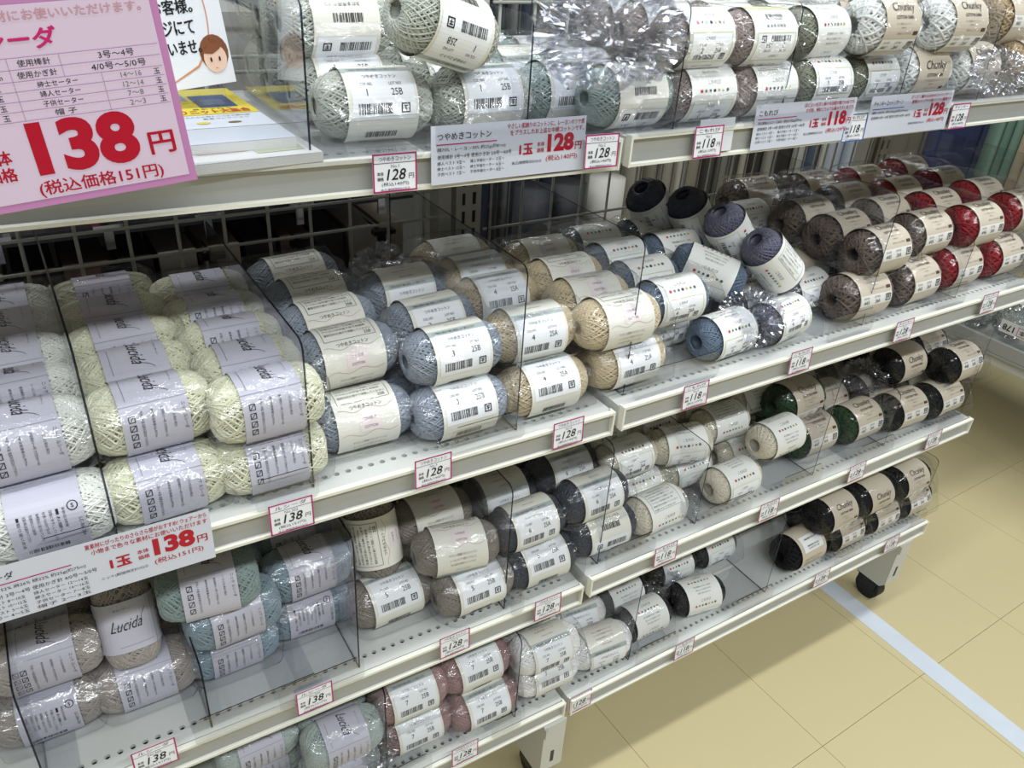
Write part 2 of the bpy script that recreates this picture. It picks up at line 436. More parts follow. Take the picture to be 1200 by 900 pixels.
for sh, x, h, fl_, fr_, lab in [
    ('A', -0.33, 0.125, 0.24, 0.1, 'clear acrylic divider beside the booklets, top shelf'),
    ('A', -0.116, 0.115, 0.105, 0.1, 'clear acrylic divider between grey-white and seafoam balls, top shelf'),
    ('A', 0.072, 0.125, 0.066, 0.08, 'clear acrylic divider before the taupe balls, top shelf'),
    ('A', 0.238, 0.125, 0.08, 0.11, 'clear acrylic divider between taupe and sage balls, top shelf'),
    ('A', 0.458, 0.125, 0.105, 0.09, 'clear acrylic divider before the thick white balls, top shelf'),
    ('A', 0.64, 0.125, 0.085, 0.2, 'clear acrylic divider between thick white and tan balls, top shelf'),
    ('B', -0.537, 0.19, 0.06, 0.0, 'clear acrylic divider between bright white and cream skeins, second shelf'),
    ('B', -0.362, 0.16, 0.06, 0.0, 'clear acrylic divider between cream skeins and silver balls, second shelf'),
    ('B', -0.129, 0.195, 0.09, 0.0, 'clear acrylic divider between silver and ecru balls, second shelf'),
    ('B', 0.022, 0.195, 0.0, 0.14, 'clear acrylic divider between ecru and steel blue balls, second shelf'),
    ('B', 0.468, 0.195, 0.1, 0.0, 'clear acrylic divider before the charcoal thick balls, second shelf'),
    ('B', 0.7, 0.1, 0.08, 0.0, 'clear acrylic divider between charcoal and red thick balls, second shelf'),
    ('B', 0.896, 0.195, 0.08, 0.0, 'clear acrylic divider at the far right end, second shelf'),
    ('C', -0.648, 0.15, 0.0, 0.03, 'clear acrylic divider at the far left, third shelf'),
    ('C', -0.492, 0.095, 0.02, 0.12, 'clear acrylic divider between grey-beige and blue skeins, third shelf'),
    ('C', -0.322, 0.2, 0.1, 0.0, 'clear acrylic divider between blue skeins and warm grey balls, third shelf'),
    ('C', -0.121, 0.2, 0.0, 0.02, 'clear acrylic divider between warm grey and charcoal balls, third shelf'),
    ('C', 0.03, 0.2, 0.0, 0.09, 'clear acrylic divider before the cream balls, third shelf'),
    ('C', 0.213, 0.14, 0.0, 0.1, 'clear acrylic divider among the cream balls, third shelf'),
    ('C', 0.475, 0.2, 0.1, 0.0, 'clear acrylic divider between cream and green balls, third shelf'),
    ('C', 0.662, 0.11, 0.1, 0.0, 'clear acrylic divider between green and black balls, third shelf'),
    ('C', 0.893, 0.2, 0.1, 0.0, 'clear acrylic divider at the far right end, third shelf'),
    ('D', -0.29, 0.18, 0.0, 0.06, 'clear acrylic divider between seafoam skeins and pink balls, bottom shelf'),
    ('D', -0.085, 0.165, 0.05, 0.0, 'clear acrylic divider between pink and snow white balls, bottom shelf'),
    ('D', 0.13, 0.175, 0.0, 0.09, 'clear acrylic divider between snow white and black balls, bottom shelf'),
    ('D', 0.445, 0.18, 0.1, 0.0, 'clear acrylic divider beside the barcode ball, bottom shelf'),
    ('D', 0.69, 0.09, 0.08, 0.0, 'clear acrylic divider between the black thick pairs, bottom shelf'),
    ('D', 0.893, 0.145, 0.05, 0.0, 'clear acrylic divider at the far right end, bottom shelf'),
]:
    y0, z = SHD[sh]
    z += (-0.014 * x - {'A': .003, 'B': .007, 'C': .014, 'D': .004}[sh] if x < -0.01 else 0)
    divider(x, y0, z + 0.0003, h, fl_, fr_, lab)

# name code, yarn kind, colour, x, y, z, yaw, lift, roll, upside down, place in row, label
BALLS = [
    ('A', 'T', 'w', -0.2487, 0.1254, 0.363, -2.8, 0, 0.24, 0, 0, 'pale grey-white cream-banded yarn ball, lower layer, front, beside the booklets, top shelf'),
    ('A', 'T', 'w', -0.2487, 0.1935, 0.363, -4.7, 0, -0.07, 0, 1, 'pale grey-white cream-banded yarn ball, lower layer, second from front, beside the booklets, top shelf'),
    ('A', 'T', 'w', -0.2487, 0.2615, 0.363, -4.1, 0, -0.15, 0, 2, 'pale grey-white cream-banded yarn ball, lower layer, third from front, beside the booklets, top shelf'),
    ('A', 'T', 'w', -0.2487, 0.3297, 0.363, -2.8, 0, -0.09, 0, 3, 'pale grey-white cream-banded yarn ball, lower layer, fourth from front, beside the booklets, top shelf'),
    ('A', 'T', 'w', -0.137, 0.1249, 0.3614, 1.4, 0, 0.23, 0, 0, 'pale grey-white cream-banded yarn ball, lower layer, front, behind the long cotton price card, top shelf'),
    ('A', 'T', 'w', -0.137, 0.1909, 0.3614, 0.1, 0, 0.32, 0, 1, 'pale grey-white cream-banded ball, lower layer, second, behind the long cotton price card, top shelf'),
    ('A', 'T', 'w', -0.137, 0.2569, 0.3614, 1.8, 0, 0.18, 0, 2, 'pale grey-white cream-banded ball, lower layer, third, behind the long cotton price card, top shelf'),
    ('A', 'T', 'w', -0.137, 0.3229, 0.3614, -0.9, 0, 0.31, 0, 3, 'pale grey-white cream-banded ball, lower layer, fourth, behind the long cotton price card, top shelf'),
    ('A', 'T', 'w', -0.2508, 0.206, 0.42, 1.7, 0, -0.18, 1, 0, 'pale grey-white cream-banded yarn ball, upper layer, front, beside the booklets, top shelf'),
    ('A', 'T', 'w', -0.2508, 0.272, 0.42, 1.2, 0, -0.62, 0, 1, 'pale grey-white cream-banded yarn ball, upper layer, second from front, beside the booklets, top shelf'),
    ('A', 'T', 'w', -0.2508, 0.338, 0.42, -1.6, 0, -0.12, 0, 2, 'pale grey-white cream-banded yarn ball, upper layer, third from front, beside the booklets, top shelf'),
    ('A', 'T', 'w', -0.1929, 0.0951, 0.432, 12.9, -16, 0.41, 1, 0, 'pale grey-white cream-banded yarn ball, upper layer, tilted over the long cotton price card, top shelf'),
    ('A', 'T', 'sea', -0.0244, 0.1444, 0.3598, -0.3, 0, 0.41, 0, 0, 'pale seafoam cream-banded yarn ball, lower layer, front, right of the dark divider edge, top shelf'),
    ('A', 'T', 'sea', -0.0244, 0.2361, 0.3598, 1.3, 0, 0.78, 0, 1, 'pale seafoam cream-banded ball, lower layer, second, right of the dark divider edge, top shelf'),
    ('A', 'T', 'sea', -0.0244, 0.3269, 0.3598, 1.6, 0, -0.08, 0, 2, 'pale seafoam cream-banded ball, lower layer, third, right of the dark divider edge, top shelf'),
    ('A', 'T', 'sea', 0.0249, 0.0967, 0.3625, 1.7, 0, -0.16, 1, 0, 'pale seafoam cream-banded yarn ball, lower layer, front, beside the section joint, top shelf'),
    ('A', 'T', 'sea', 0.0251, 0.1908, 0.3625, -0.7, 0, -0.16, 0, 1, 'pale seafoam cream-banded yarn ball, lower layer, second from front, beside the section joint, top shelf'),
    ('A', 'T', 'sea', 0.0299, 0.2806, 0.3625, -1.2, 0, -0.16, 0, 2, 'pale seafoam cream-banded yarn ball, lower layer, third from front, beside the section joint, top shelf'),
    ('A', 'K', 'tp', 0.1242, 0.0949, 0.361, 0.3, 0, 1.08, 0, 0, 'taupe pink dot-banded yarn ball, lower layer, front, left taupe column, top shelf'),
    ('A', 'K', 'tp', 0.1243, 0.1564, 0.361, 0.6, 0, 1.0, 0, 1, 'taupe pink dot-banded yarn ball, lower layer, second from front, left taupe column, top shelf'),
    ('A', 'K', 'tp', 0.1243, 0.2198, 0.361, -0.4, 0, 1.56, 0, 2, 'taupe pink dot-banded yarn ball, lower layer, third from front, left taupe column, top shelf'),
    ('A', 'K', 'tp', 0.1287, 0.2844, 0.361, -0.3, 0, 1.49, 0, 3, 'taupe pink dot-banded yarn ball, lower layer, fourth from front, left taupe column, top shelf'),
    ('A', 'K', 'tp', 0.2241, 0.0956, 0.361, 0.4, 0, 2.51, 0, 0, 'taupe pink dot-banded yarn ball, lower layer, front, right taupe column, top shelf'),
    ('A', 'K', 'tp', 0.2241, 0.1596, 0.361, -0.7, 0, 2.24, 0, 1, 'taupe pink dot-banded yarn ball, lower layer, second from front, right taupe column, top shelf'),
    ('A', 'K', 'tp', 0.2241, 0.2236, 0.361, 2.0, 0, 3.1, 0, 2, 'taupe pink dot-banded yarn ball, lower layer, third from front, right taupe column, top shelf'),
    ('A', 'K', 'tp', 0.2256, 0.2876, 0.361, 0.1, 0, 2.52, 0, 3, 'taupe pink dot-banded yarn ball, lower layer, fourth from front, right taupe column, top shelf'),
    ('A', 'K', 'tp', 0.1063, 0.0948, 0.417, 1.9, 0, 0.66, 0, 0, 'taupe pink dot-banded yarn ball, upper layer, front, left taupe column, top shelf'),
    ('A', 'K', 'tp', 0.1063, 0.1555, 0.417, -1.8, 0, 0.98, 0, 1, 'taupe pink dot-banded yarn ball, upper layer, second from front, left taupe column, top shelf'),
    ('A', 'K', 'tp', 0.1063, 0.2172, 0.417, -1.4, 0, 1.02, 0, 2, 'taupe pink dot-banded yarn ball, upper layer, third from front, left taupe column, top shelf'),
    ('A', 'K', 'tp', 0.2026, 0.0949, 0.417, -0.5, 0, 0.29, 1, 0, 'taupe pink dot-banded yarn ball, upper layer, front, right taupe column, top shelf'),
    ('A', 'K', 'tp', 0.2026, 0.1555, 0.417, 0.4, 0, -0.17, 0, 1, 'taupe pink dot-banded yarn ball, upper layer, second from front, right taupe column, top shelf'),
    ('A', 'K', 'tp', 0.2026, 0.2187, 0.417, 0.9, 0, 0.69, 0, 2, 'taupe pink dot-banded yarn ball, upper layer, third from front, right taupe column, top shelf'),
    ('A', 'K', 'sg', 0.3317, 0.1019, 0.361, -0.8, 0, 0.24, 0, 0, 'sage green dot-banded yarn ball, lower layer, front, left sage column, top shelf'),
    ('A', 'K', 'sg', 0.3317, 0.1659, 0.361, -2.0, 0, 0.81, 0, 1, 'sage green dot-banded yarn ball, lower layer, second from front, left sage column, top shelf'),
    ('A', 'K', 'sg', 0.3317, 0.2299, 0.361, 0.5, 0, 0.7, 0, 2, 'sage green dot-banded yarn ball, lower layer, third from front, left sage column, top shelf'),
    ('A', 'K', 'sg', 0.3317, 0.2939, 0.361, -0.7, 0, 0.33, 0, 3, 'sage green dot-banded yarn ball, lower layer, fourth from front, left sage column, top shelf'),
    ('A', 'K', 'sg', 0.444, 0.1159, 0.361, 1.7, 0, 0.56, 0, 0, 'sage green dot-banded yarn ball, lower layer, front, right sage column, top shelf'),
    ('A', 'K', 'sg', 0.444, 0.1799, 0.361, -1.9, 0, 1.15, 0, 1, 'sage green dot-banded yarn ball, lower layer, second from front, right sage column, top shelf'),
    ('A', 'K', 'sg', 0.445, 0.2489, 0.361, -1.0, 0, 0.69, 0, 2, 'sage green dot-banded yarn ball, lower layer, third from front, right sage column, top shelf'),
    ('A', 'K', 'sg', 0.445, 0.3095, 0.361, -1.3, 0, 1.04, 0, 3, 'sage green dot-banded yarn ball, lower layer, fourth from front, right sage column, top shelf'),
    ('A', 'K', 'sg', 0.3213, 0.1147, 0.417, 5.4, 0, 2.26, 0, 0, 'sage green dot-banded yarn ball, upper layer, front, left sage column, top shelf'),
    ('A', 'K', 'sg', 0.3217, 0.1811, 0.417, 5.3, 0, 1.72, 0, 1, 'sage green dot-banded yarn ball, upper layer, second from front, left sage column, top shelf'),
    ('A', 'K', 'sg', 0.3222, 0.2475, 0.417, 2.9, 0, 2.16, 0, 2, 'sage green dot-banded yarn ball, upper layer, third from front, left sage column, top shelf'),
    ('A', 'C', 'wh', 0.5431, 0.1144, 0.3655, -1.0, 0, 1.42, 0, 0, 'white kraft-banded yarn ball, lower layer, front, left white column, top shelf'),
    ('A', 'C', 'wh', 0.5431, 0.1843, 0.3655, -0.3, 0, 1.27, 0, 1, 'white kraft-banded yarn ball, lower layer, second from front, left white column, top shelf'),
    ('A', 'C', 'wh', 0.5442, 0.2624, 0.3655, -1.6, 0, 1.4, 0, 2, 'white kraft-banded yarn ball, lower layer, third from front, left white column, top shelf'),
    ('A', 'C', 'wh', 0.6575, 0.1104, 0.3655, -0.7, 0, 0.96, 0, 0, 'white kraft-banded yarn ball, lower layer, front, right white column, top shelf'),
    ('A', 'C', 'wh', 0.6575, 0.1844, 0.3655, -0.2, 0, 1.08, 0, 1, 'white kraft-banded yarn ball, lower layer, second from front, right white column, top shelf'),
    ('A', 'C', 'wh', 0.6575, 0.2584, 0.3655, -1.3, 0, 1.09, 0, 2, 'white kraft-banded yarn ball, lower layer, third from front, right white column, top shelf'),
    ('A', 'C', 'wh', 0.4221, 0.0987, 0.4265, 0.6, 0, 1.06, 0, 0, 'white kraft-banded yarn ball, upper layer, front, left white column, top shelf'),
    ('A', 'C', 'wh', 0.4226, 0.1658, 0.4265, -0.2, 0, 1.19, 0, 1, 'white kraft-banded yarn ball, upper layer, second from front, left white column, top shelf'),
    ('A', 'C', 'wh', 0.423, 0.2349, 0.4265, -1.5, 0, 1.03, 0, 2, 'white kraft-banded yarn ball, upper layer, third from front, left white column, top shelf'),
    ('A', 'C', 'wh', 0.57, 0.1002, 0.4265, -1.2, 0, 1.01, 0, 0, 'white kraft-banded yarn ball, upper layer, front, right white column, top shelf'),
    ('A', 'C', 'wh', 0.57, 0.1742, 0.4265, 1.4, 0, 1.07, 0, 1, 'white kraft-banded yarn ball, upper layer, second from front, right white column, top shelf'),
    ('A', 'C', 'wh', 0.57, 0.2482, 0.4265, -0.9, 0, 0.92, 0, 2, 'white kraft-banded yarn ball, upper layer, third from front, right white column, top shelf'),
    ('A', 'C', 'tan', 0.8125, 0.1158, 0.3655, 0.6, 0, 0.47, 0, 0, 'tan kraft-banded yarn ball, lower layer, front, far right corner, top shelf'),
    ('A', 'C', 'tan', 0.8125, 0.1898, 0.3655, -0.6, 0, 0.47, 0, 1, 'tan kraft-banded yarn ball, lower layer, second from front, far right corner, top shelf'),
    ('A', 'C', 'tan', 0.8125, 0.2638, 0.3655, -0.8, 0, 0.31, 0, 2, 'tan kraft-banded yarn ball, lower layer, third from front, far right corner, top shelf'),
    ('A', 'C', 'tan', 0.7741, 0.1402, 0.4265, -0.9, 0, 0.47, 0, 0, 'tan kraft-banded yarn ball, upper layer, front, far right corner, top shelf'),
    ('A', 'C', 'tan', 0.7741, 0.2142, 0.4265, -0.3, 0, 0.36, 0, 1, 'tan kraft-banded yarn ball, upper layer, second from front, far right corner, top shelf'),
    ('A', 'C', 'tan', 0.7741, 0.2882, 0.4265, -0.4, 0, 0.38, 0, 2, 'tan kraft-banded yarn ball, upper layer, third from front, far right corner, top shelf'),
    ('B', 'L', 'whL', -0.583, 0.0526, 0.0622, -1.4, 0, 2.7, 0, 0, 'bright white lavender-banded yarn ball, lower layer, alone before the leftmost bag, second shelf'),
    ('B', 'L', 'whL', -0.5855, 0.0768, 0.1232, 1.8, 0, -0.02, 0, 0, 'bright white lavender-banded yarn ball, upper layer, front, leftmost lavender-banded bag, second shelf'),
    ('B', 'L', 'whL', -0.5855, 0.1393, 0.1232, 1.9, 0, -0.29, 0, 1, 'bright white lavender-banded yarn ball, upper layer, second from front, leftmost lavender-banded bag, second shelf'),
    ('B', 'L', 'whL', -0.5855, 0.2018, 0.1232, 1.3, 0, 0.15, 0, 2, 'bright white lavender-banded yarn ball, upper layer, third from front, leftmost lavender-banded bag, second shelf'),
    ('B', 'L', 'whL', -0.5855, 0.2643, 0.1232, 1.6, 0, 0.61, 0, 3, 'bright white lavender-banded yarn ball, upper layer, fourth from front, leftmost lavender-banded bag, second shelf'),
    ('B', 'L', 'whL', -0.5855, 0.3268, 0.1232, -1.0, 0, 0.52, 0, 4, 'bright white lavender-banded yarn ball, upper layer, rearmost visible, leftmost lavender-banded bag, second shelf'),
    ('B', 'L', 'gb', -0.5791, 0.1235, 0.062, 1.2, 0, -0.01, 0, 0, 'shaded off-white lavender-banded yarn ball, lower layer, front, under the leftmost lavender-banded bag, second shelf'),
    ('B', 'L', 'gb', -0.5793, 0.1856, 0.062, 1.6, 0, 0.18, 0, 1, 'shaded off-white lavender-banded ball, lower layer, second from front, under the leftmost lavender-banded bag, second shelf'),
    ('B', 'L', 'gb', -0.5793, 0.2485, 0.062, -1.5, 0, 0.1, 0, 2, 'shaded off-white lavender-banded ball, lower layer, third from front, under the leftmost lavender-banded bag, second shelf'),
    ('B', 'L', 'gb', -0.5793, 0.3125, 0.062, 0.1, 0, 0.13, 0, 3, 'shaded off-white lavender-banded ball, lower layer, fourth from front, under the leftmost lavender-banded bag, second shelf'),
    ('B', 'L', 'crm', -0.4873, 0.0565, 0.0608, 1.8, 0, 0.08, 0, 0, 'pale cream lavender-banded yarn ball, lower layer, front, left cream bag, second shelf'),
    ('B', 'L', 'crm', -0.485, 0.1189, 0.0608, 1.9, 0, 0.53, 0, 1, 'pale cream lavender-banded yarn ball, lower layer, second from front, left cream bag, second shelf'),
    ('B', 'L', 'crm', -0.4851, 0.1839, 0.0608, -1.2, 0, 0.07, 0, 2, 'pale cream lavender-banded yarn ball, lower layer, third from front, left cream bag, second shelf'),
    ('B', 'L', 'crm', -0.4851, 0.246, 0.0608, 1.2, 0, 0.03, 0, 3, 'pale cream lavender-banded yarn ball, lower layer, fourth from front, left cream bag, second shelf'),
    ('B', 'L', 'crm', -0.4851, 0.309, 0.0608, -2.0, 0, 0.16, 0, 4, 'pale cream lavender-banded yarn ball, lower layer, rearmost visible, left cream bag, second shelf'),
    ('B', 'L', 'crm', -0.4869, 0.0775, 0.1218, 1.5, 0, 0.03, 0, 0, 'pale cream lavender-banded yarn ball, upper layer, front, left cream bag, second shelf'),
    ('B', 'L', 'crm', -0.4869, 0.14, 0.1218, 0.5, 0, 0.45, 0, 1, 'pale cream lavender-banded yarn ball, upper layer, second from front, left cream bag, second shelf'),
    ('B', 'L', 'crm', -0.4868, 0.2025, 0.1218, 1.1, 0, -0.01, 0, 2, 'pale cream lavender-banded yarn ball, upper layer, third from front, left cream bag, second shelf'),
    ('B', 'L', 'crm', -0.4866, 0.265, 0.1218, -1.8, 0, 0.06, 0, 3, 'pale cream lavender-banded yarn ball, upper layer, fourth from front, left cream bag, second shelf'),
    ('B', 'L', 'crm', -0.4864, 0.3275, 0.1218, 1.4, 0, -0.31, 0, 4, 'pale cream lavender-banded yarn ball, upper layer, rearmost visible, left cream bag, second shelf'),
    ('B', 'L', 'crm', -0.3926, 0.0545, 0.0595, 0.0, 0, -0.2, 0, 0, 'pale cream lavender-banded yarn ball, lower layer, front, right cream bag, second shelf'),
    ('B', 'L', 'crm', -0.3908, 0.117, 0.0595, -0.5, 0, 0.31, 0, 1, 'pale cream lavender-banded yarn ball, lower layer, second from front, right cream bag, second shelf'),
    ('B', 'L', 'crm', -0.3907, 0.1796, 0.0595, -1.2, 0, 0.37, 0, 2, 'pale cream lavender-banded yarn ball, lower layer, third from front, right cream bag, second shelf'),
    ('B', 'L', 'crm', -0.3906, 0.2446, 0.0595, -2.0, 0, -0.17, 0, 3, 'pale cream lavender-banded yarn ball, lower layer, fourth from front, right cream bag, second shelf'),
    ('B', 'L', 'crm', -0.3906, 0.3067, 0.0595, -1.8, 0, -0.09, 0, 4, 'pale cream lavender-banded yarn ball, lower layer, rearmost visible, right cream bag, second shelf'),
    ('B', 'L', 'crm', -0.3923, 0.0528, 0.1205, 0.6, 0, -0.01, 0, 0, 'pale cream lavender-banded yarn ball, upper layer, front, right cream bag, second shelf'),
    ('B', 'L', 'crm', -0.3922, 0.1127, 0.1205, -0.3, 0, 0.02, 0, 1, 'pale cream lavender-banded yarn ball, upper layer, second from front, right cream bag, second shelf'),
    ('B', 'L', 'crm', -0.3922, 0.1732, 0.1205, -0.7, 0, -0.35, 0, 2, 'pale cream lavender-banded yarn ball, upper layer, third from front, right cream bag, second shelf'),
    ('B', 'L', 'crm', -0.392, 0.234, 0.1205, -1.0, 0, -0.41, 0, 3, 'pale cream lavender-banded yarn ball, upper layer, fourth from front, right cream bag, second shelf'),
    ('B', 'L', 'crm', -0.3918, 0.2948, 0.1205, -1.1, 0, 0.06, 0, 4, 'pale cream lavender-banded yarn ball, upper layer, rearmost visible, right cream bag, second shelf'),
    ('B', 'T', 'sb', -0.2919, 0.0789, 0.0596, -1.9, 0, 2.81, 0, 0, 'silver blue cream-banded yarn ball, lower layer, front, left silver stack, second shelf'),
    ('B', 'T', 'sb', -0.2918, 0.1449, 0.0596, 0.8, 0, 3.32, 0, 1, 'silver blue cream-banded yarn ball, lower layer, second from front, left silver stack, second shelf'),
    ('B', 'T', 'sb', -0.2917, 0.2109, 0.0596, 0.9, 0, 2.53, 0, 2, 'silver blue cream-banded yarn ball, lower layer, third from front, left silver stack, second shelf'),
    ('B', 'T', 'sb', -0.2915, 0.2769, 0.0596, 0.9, 0, 2.96, 0, 3, 'silver blue cream-banded yarn ball, lower layer, fourth from front, left silver stack, second shelf'),
    ('B', 'T', 'sb', -0.2916, 0.1137, 0.1164, 1.9, 0, 2.89, 0, 0, 'silver blue cream-banded yarn ball, upper layer, front, left silver stack, second shelf'),
    ('B', 'T', 'sb', -0.2846, 0.1818, 0.1164, 3.6, 0, 2.91, 0, 1, 'silver blue cream-banded yarn ball, upper layer, second from front, left silver stack, second shelf'),
    ('B', 'T', 'sb', -0.2777, 0.2499, 0.1164, 4.4, 0, 2.87, 0, 2, 'silver blue cream-banded yarn ball, upper layer, third from front, left silver stack, second shelf'),
    ('B', 'T', 'sb', -0.2773, 0.318, 0.1164, 4.3, 0, 2.93, 0, 3, 'silver blue cream-banded yarn ball, upper layer, fourth from front, left silver stack, second shelf'),
    ('B', 'T', 'sb', -0.189, 0.0545, 0.0582, 0.3, 0, 0.01, 0, 0, 'silver blue cream-banded yarn ball, lower layer, front, right silver stack, second shelf'),
    ('B', 'T', 'sb', -0.1888, 0.119, 0.0582, 0.3, 0, -0.0, 0, 1, 'silver blue cream-banded yarn ball, lower layer, second from front, right silver stack, second shelf'),
    ('B', 'T', 'sb', -0.1886, 0.185, 0.0582, 1.0, 0, -0.18, 0, 2, 'silver blue cream-banded yarn ball, lower layer, third from front, right silver stack, second shelf'),
    ('B', 'T', 'sb', -0.1885, 0.251, 0.0582, 1.5, 0, -0.09, 0, 3, 'silver blue cream-banded yarn ball, lower layer, fourth from front, right silver stack, second shelf'),
    ('B', 'T', 'sb', -0.1875, 0.074, 0.1151, 0.3, 0, 0.27, 0, 0, 'silver blue cream-banded yarn ball, upper layer, front, right silver stack, second shelf'),
    ('B', 'T', 'sb', -0.1796, 0.1457, 0.1149, 2.8, 0, 0.34, 0, 1, 'silver blue cream-banded yarn ball, upper layer, second from front, right silver stack, second shelf'),
    ('B', 'T', 'sb', -0.1718, 0.2348, 0.1148, 1.6, 0, 0.82, 0, 2, 'silver blue cream-banded yarn ball, upper layer, third from front, right silver stack, second shelf'),
    ('B', 'T', 'ec', -0.0795, 0.0544, 0.0566, -0.3, 0, -0.04, 0, 0, 'ecru cream-banded yarn ball, lower layer, front, left ecru stack, second shelf'),
    ('B', 'T', 'ec', -0.0795, 0.118, 0.0566, -0.3, 0, 0.09, 0, 1, 'ecru cream-banded yarn ball, lower layer, second from front, left ecru stack, second shelf'),
    ('B', 'T', 'ec', -0.0795, 0.1834, 0.0566, 0.3, 0, -0.02, 0, 2, 'ecru cream-banded yarn ball, lower layer, third from front, left ecru stack, second shelf'),
    ('B', 'T', 'ec', -0.0795, 0.2494, 0.0566, -0.4, 0, -0.47, 0, 3, 'ecru cream-banded yarn ball, lower layer, fourth from front, left ecru stack, second shelf'),
    ('B', 'T', 'ec', -0.0852, 0.0809, 0.1137, -1.3, 0, 0.44, 0, 0, 'ecru cream-banded yarn ball, upper layer, front, left ecru stack, second shelf'),
    ('B', 'T', 'ec', -0.0768, 0.1731, 0.1136, 0.1, 0, 0.03, 0, 1, 'ecru cream-banded yarn ball, upper layer, second from front, left ecru stack, second shelf'),
    ('B', 'T', 'ec', -0.0686, 0.2382, 0.1135, 1.0, 0, 0.28, 0, 2, 'ecru cream-banded yarn ball, upper layer, third from front, left ecru stack, second shelf'),
    ('B', 'T', 'ec', -0.0688, 0.3004, 0.1135, 1.4, 0, 0.94, 0, 3, 'ecru cream-banded yarn ball, upper layer, fourth from front, left ecru stack, second shelf'),
    ('B', 'T', 'ec', 0.0382, 0.0541, 0.0625, 1.1, 0, 0.31, 0, 0, 'ecru cream-banded yarn ball, lower layer, front, right ecru stack, second shelf'),
    ('B', 'T', 'ec', 0.0378, 0.1163, 0.0625, 0.3, 0, -0.08, 0, 1, 'ecru cream-banded yarn ball, lower layer, second from front, right ecru stack, second shelf'),
    ('B', 'T', 'ec', 0.0375, 0.1795, 0.0625, -0.9, 0, 0.26, 0, 2, 'ecru cream-banded yarn ball, lower layer, third from front, right ecru stack, second shelf'),
    ('B', 'T', 'ec', 0.0372, 0.243, 0.0625, -0.6, 0, 0.23, 0, 3, 'ecru cream-banded yarn ball, lower layer, fourth from front, right ecru stack, second shelf'),
    ('B', 'T', 'ec', 0.0177, 0.0538, 0.1195, -0.9, 0, 2.56, 0, 0, 'ecru cream-banded yarn ball, upper layer, front, right ecru stack, second shelf'),
    ('B', 'T', 'ec', 0.0183, 0.1128, 0.1195, -3.2, 0, 2.24, 0, 1, 'ecru cream-banded yarn ball, upper layer, second from front, right ecru stack, second shelf'),
    ('B', 'T', 'ec', 0.0261, 0.1765, 0.1195, -1.1, 0, 2.6, 0, 2, 'ecru cream-banded yarn ball, upper layer, third from front, right ecru stack, second shelf'),
    ('B', 'T', 'ec', 0.0353, 0.2426, 0.1195, -0.5, 0, 2.26, 0, 3, 'ecru cream-banded yarn ball, upper layer, fourth from front, right ecru stack, second shelf'),
    ('B', 'K', 'st', 0.1375, 0.1103, 0.061, 1.6, 0, 0.39, 0, 0, 'steel blue dot-banded yarn ball, lower layer, front, left steel blue stack, second shelf'),
    ('B', 'K', 'st', 0.1371, 0.1656, 0.061, 1.4, 0, 0.59, 0, 1, 'steel blue dot-banded yarn ball, lower layer, second from front, left steel blue stack, second shelf'),
    ('B', 'K', 'st', 0.1368, 0.2238, 0.061, -1.5, 0, 0.56, 0, 2, 'steel blue dot-banded yarn ball, lower layer, third from front, left steel blue stack, second shelf'),
    ('B', 'K', 'st', 0.1364, 0.2836, 0.061, -1.0, 0, 0.58, 0, 3, 'steel blue dot-banded yarn ball, lower layer, fourth from front, left steel blue stack, second shelf'),
    ('B', 'K', 'st', 0.1192, 0.0742, 0.117, -0.7, 0, 0.49, 0, 0, 'steel blue dot-banded yarn ball, upper layer, front, left steel blue stack, second shelf'),
    ('B', 'K', 'st', 0.1259, 0.1382, 0.117, -0.9, 0, 0.32, 0, 1, 'steel blue dot-banded yarn ball, upper layer, second from front, left steel blue stack, second shelf'),
    ('B', 'K', 'st', 0.1356, 0.2042, 0.117, 0.3, 0, 0.37, 0, 2, 'steel blue dot-banded yarn ball, upper layer, third from front, left steel blue stack, second shelf'),
    ('B', 'K', 'st', 0.1398, 0.2662, 0.117, -0.7, 0, 0.31, 0, 3, 'steel blue dot-banded yarn ball, upper layer, fourth from front, left steel blue stack, second shelf'),
    ('B', 'K', 'st', 0.2051, 0.0529, 0.061, 4.3, 0, 0.67, 0, 0, 'steel blue dot-banded yarn ball, lower layer, front in the crumpled bag, second shelf'),
    ('B', 'K', 'st', 0.2851, 0.1667, 0.061, 1.0, 0, 0.93, 0, 0, 'steel blue dot-banded yarn ball, lower layer, front, right steel blue stack, second shelf'),
    ('B', 'K', 'st', 0.2851, 0.2783, 0.061, -1.5, 0, 0.91, 0, 1, 'steel blue dot-banded yarn ball, lower layer, second from front, right steel blue stack, second shelf'),
    ('B', 'K', 'st', 0.2851, 0.3336, 0.061, 1.5, 0, 0.42, 0, 2, 'steel blue dot-banded yarn ball, lower layer, third from front, right steel blue stack, second shelf'),
    ('B', 'K', 'st', 0.2293, 0.1217, 0.117, -46.6, -15, 1.1, 0, 0, 'steel blue dot-banded yarn ball, upper layer, front, right steel blue stack, second shelf'),
    ('B', 'K', 'st', 0.2322, 0.2028, 0.117, -0.5, 0, 1.54, 0, 1, 'steel blue dot-banded yarn ball, upper layer, second from front, right steel blue stack, second shelf'),
    ('B', 'K', 'st', 0.2365, 0.2633, 0.117, 1.8, 0, 1.42, 0, 2, 'steel blue dot-banded yarn ball, upper layer, third from front, right steel blue stack, second shelf'),
    ('B', 'K', 'pg', 0.3109, 0.0527, 0.061, 8.3, 0, 0.16, 0, 0, 'purple-grey dot-banded yarn ball, lower layer, front, left purple-grey stack, second shelf'),
    ('B', 'K', 'pg', 0.3109, 0.1147, 0.061, 6.2, 0, -0.2, 0, 1, 'purple-grey dot-banded yarn ball, lower layer, second from front, left purple-grey stack, second shelf'),
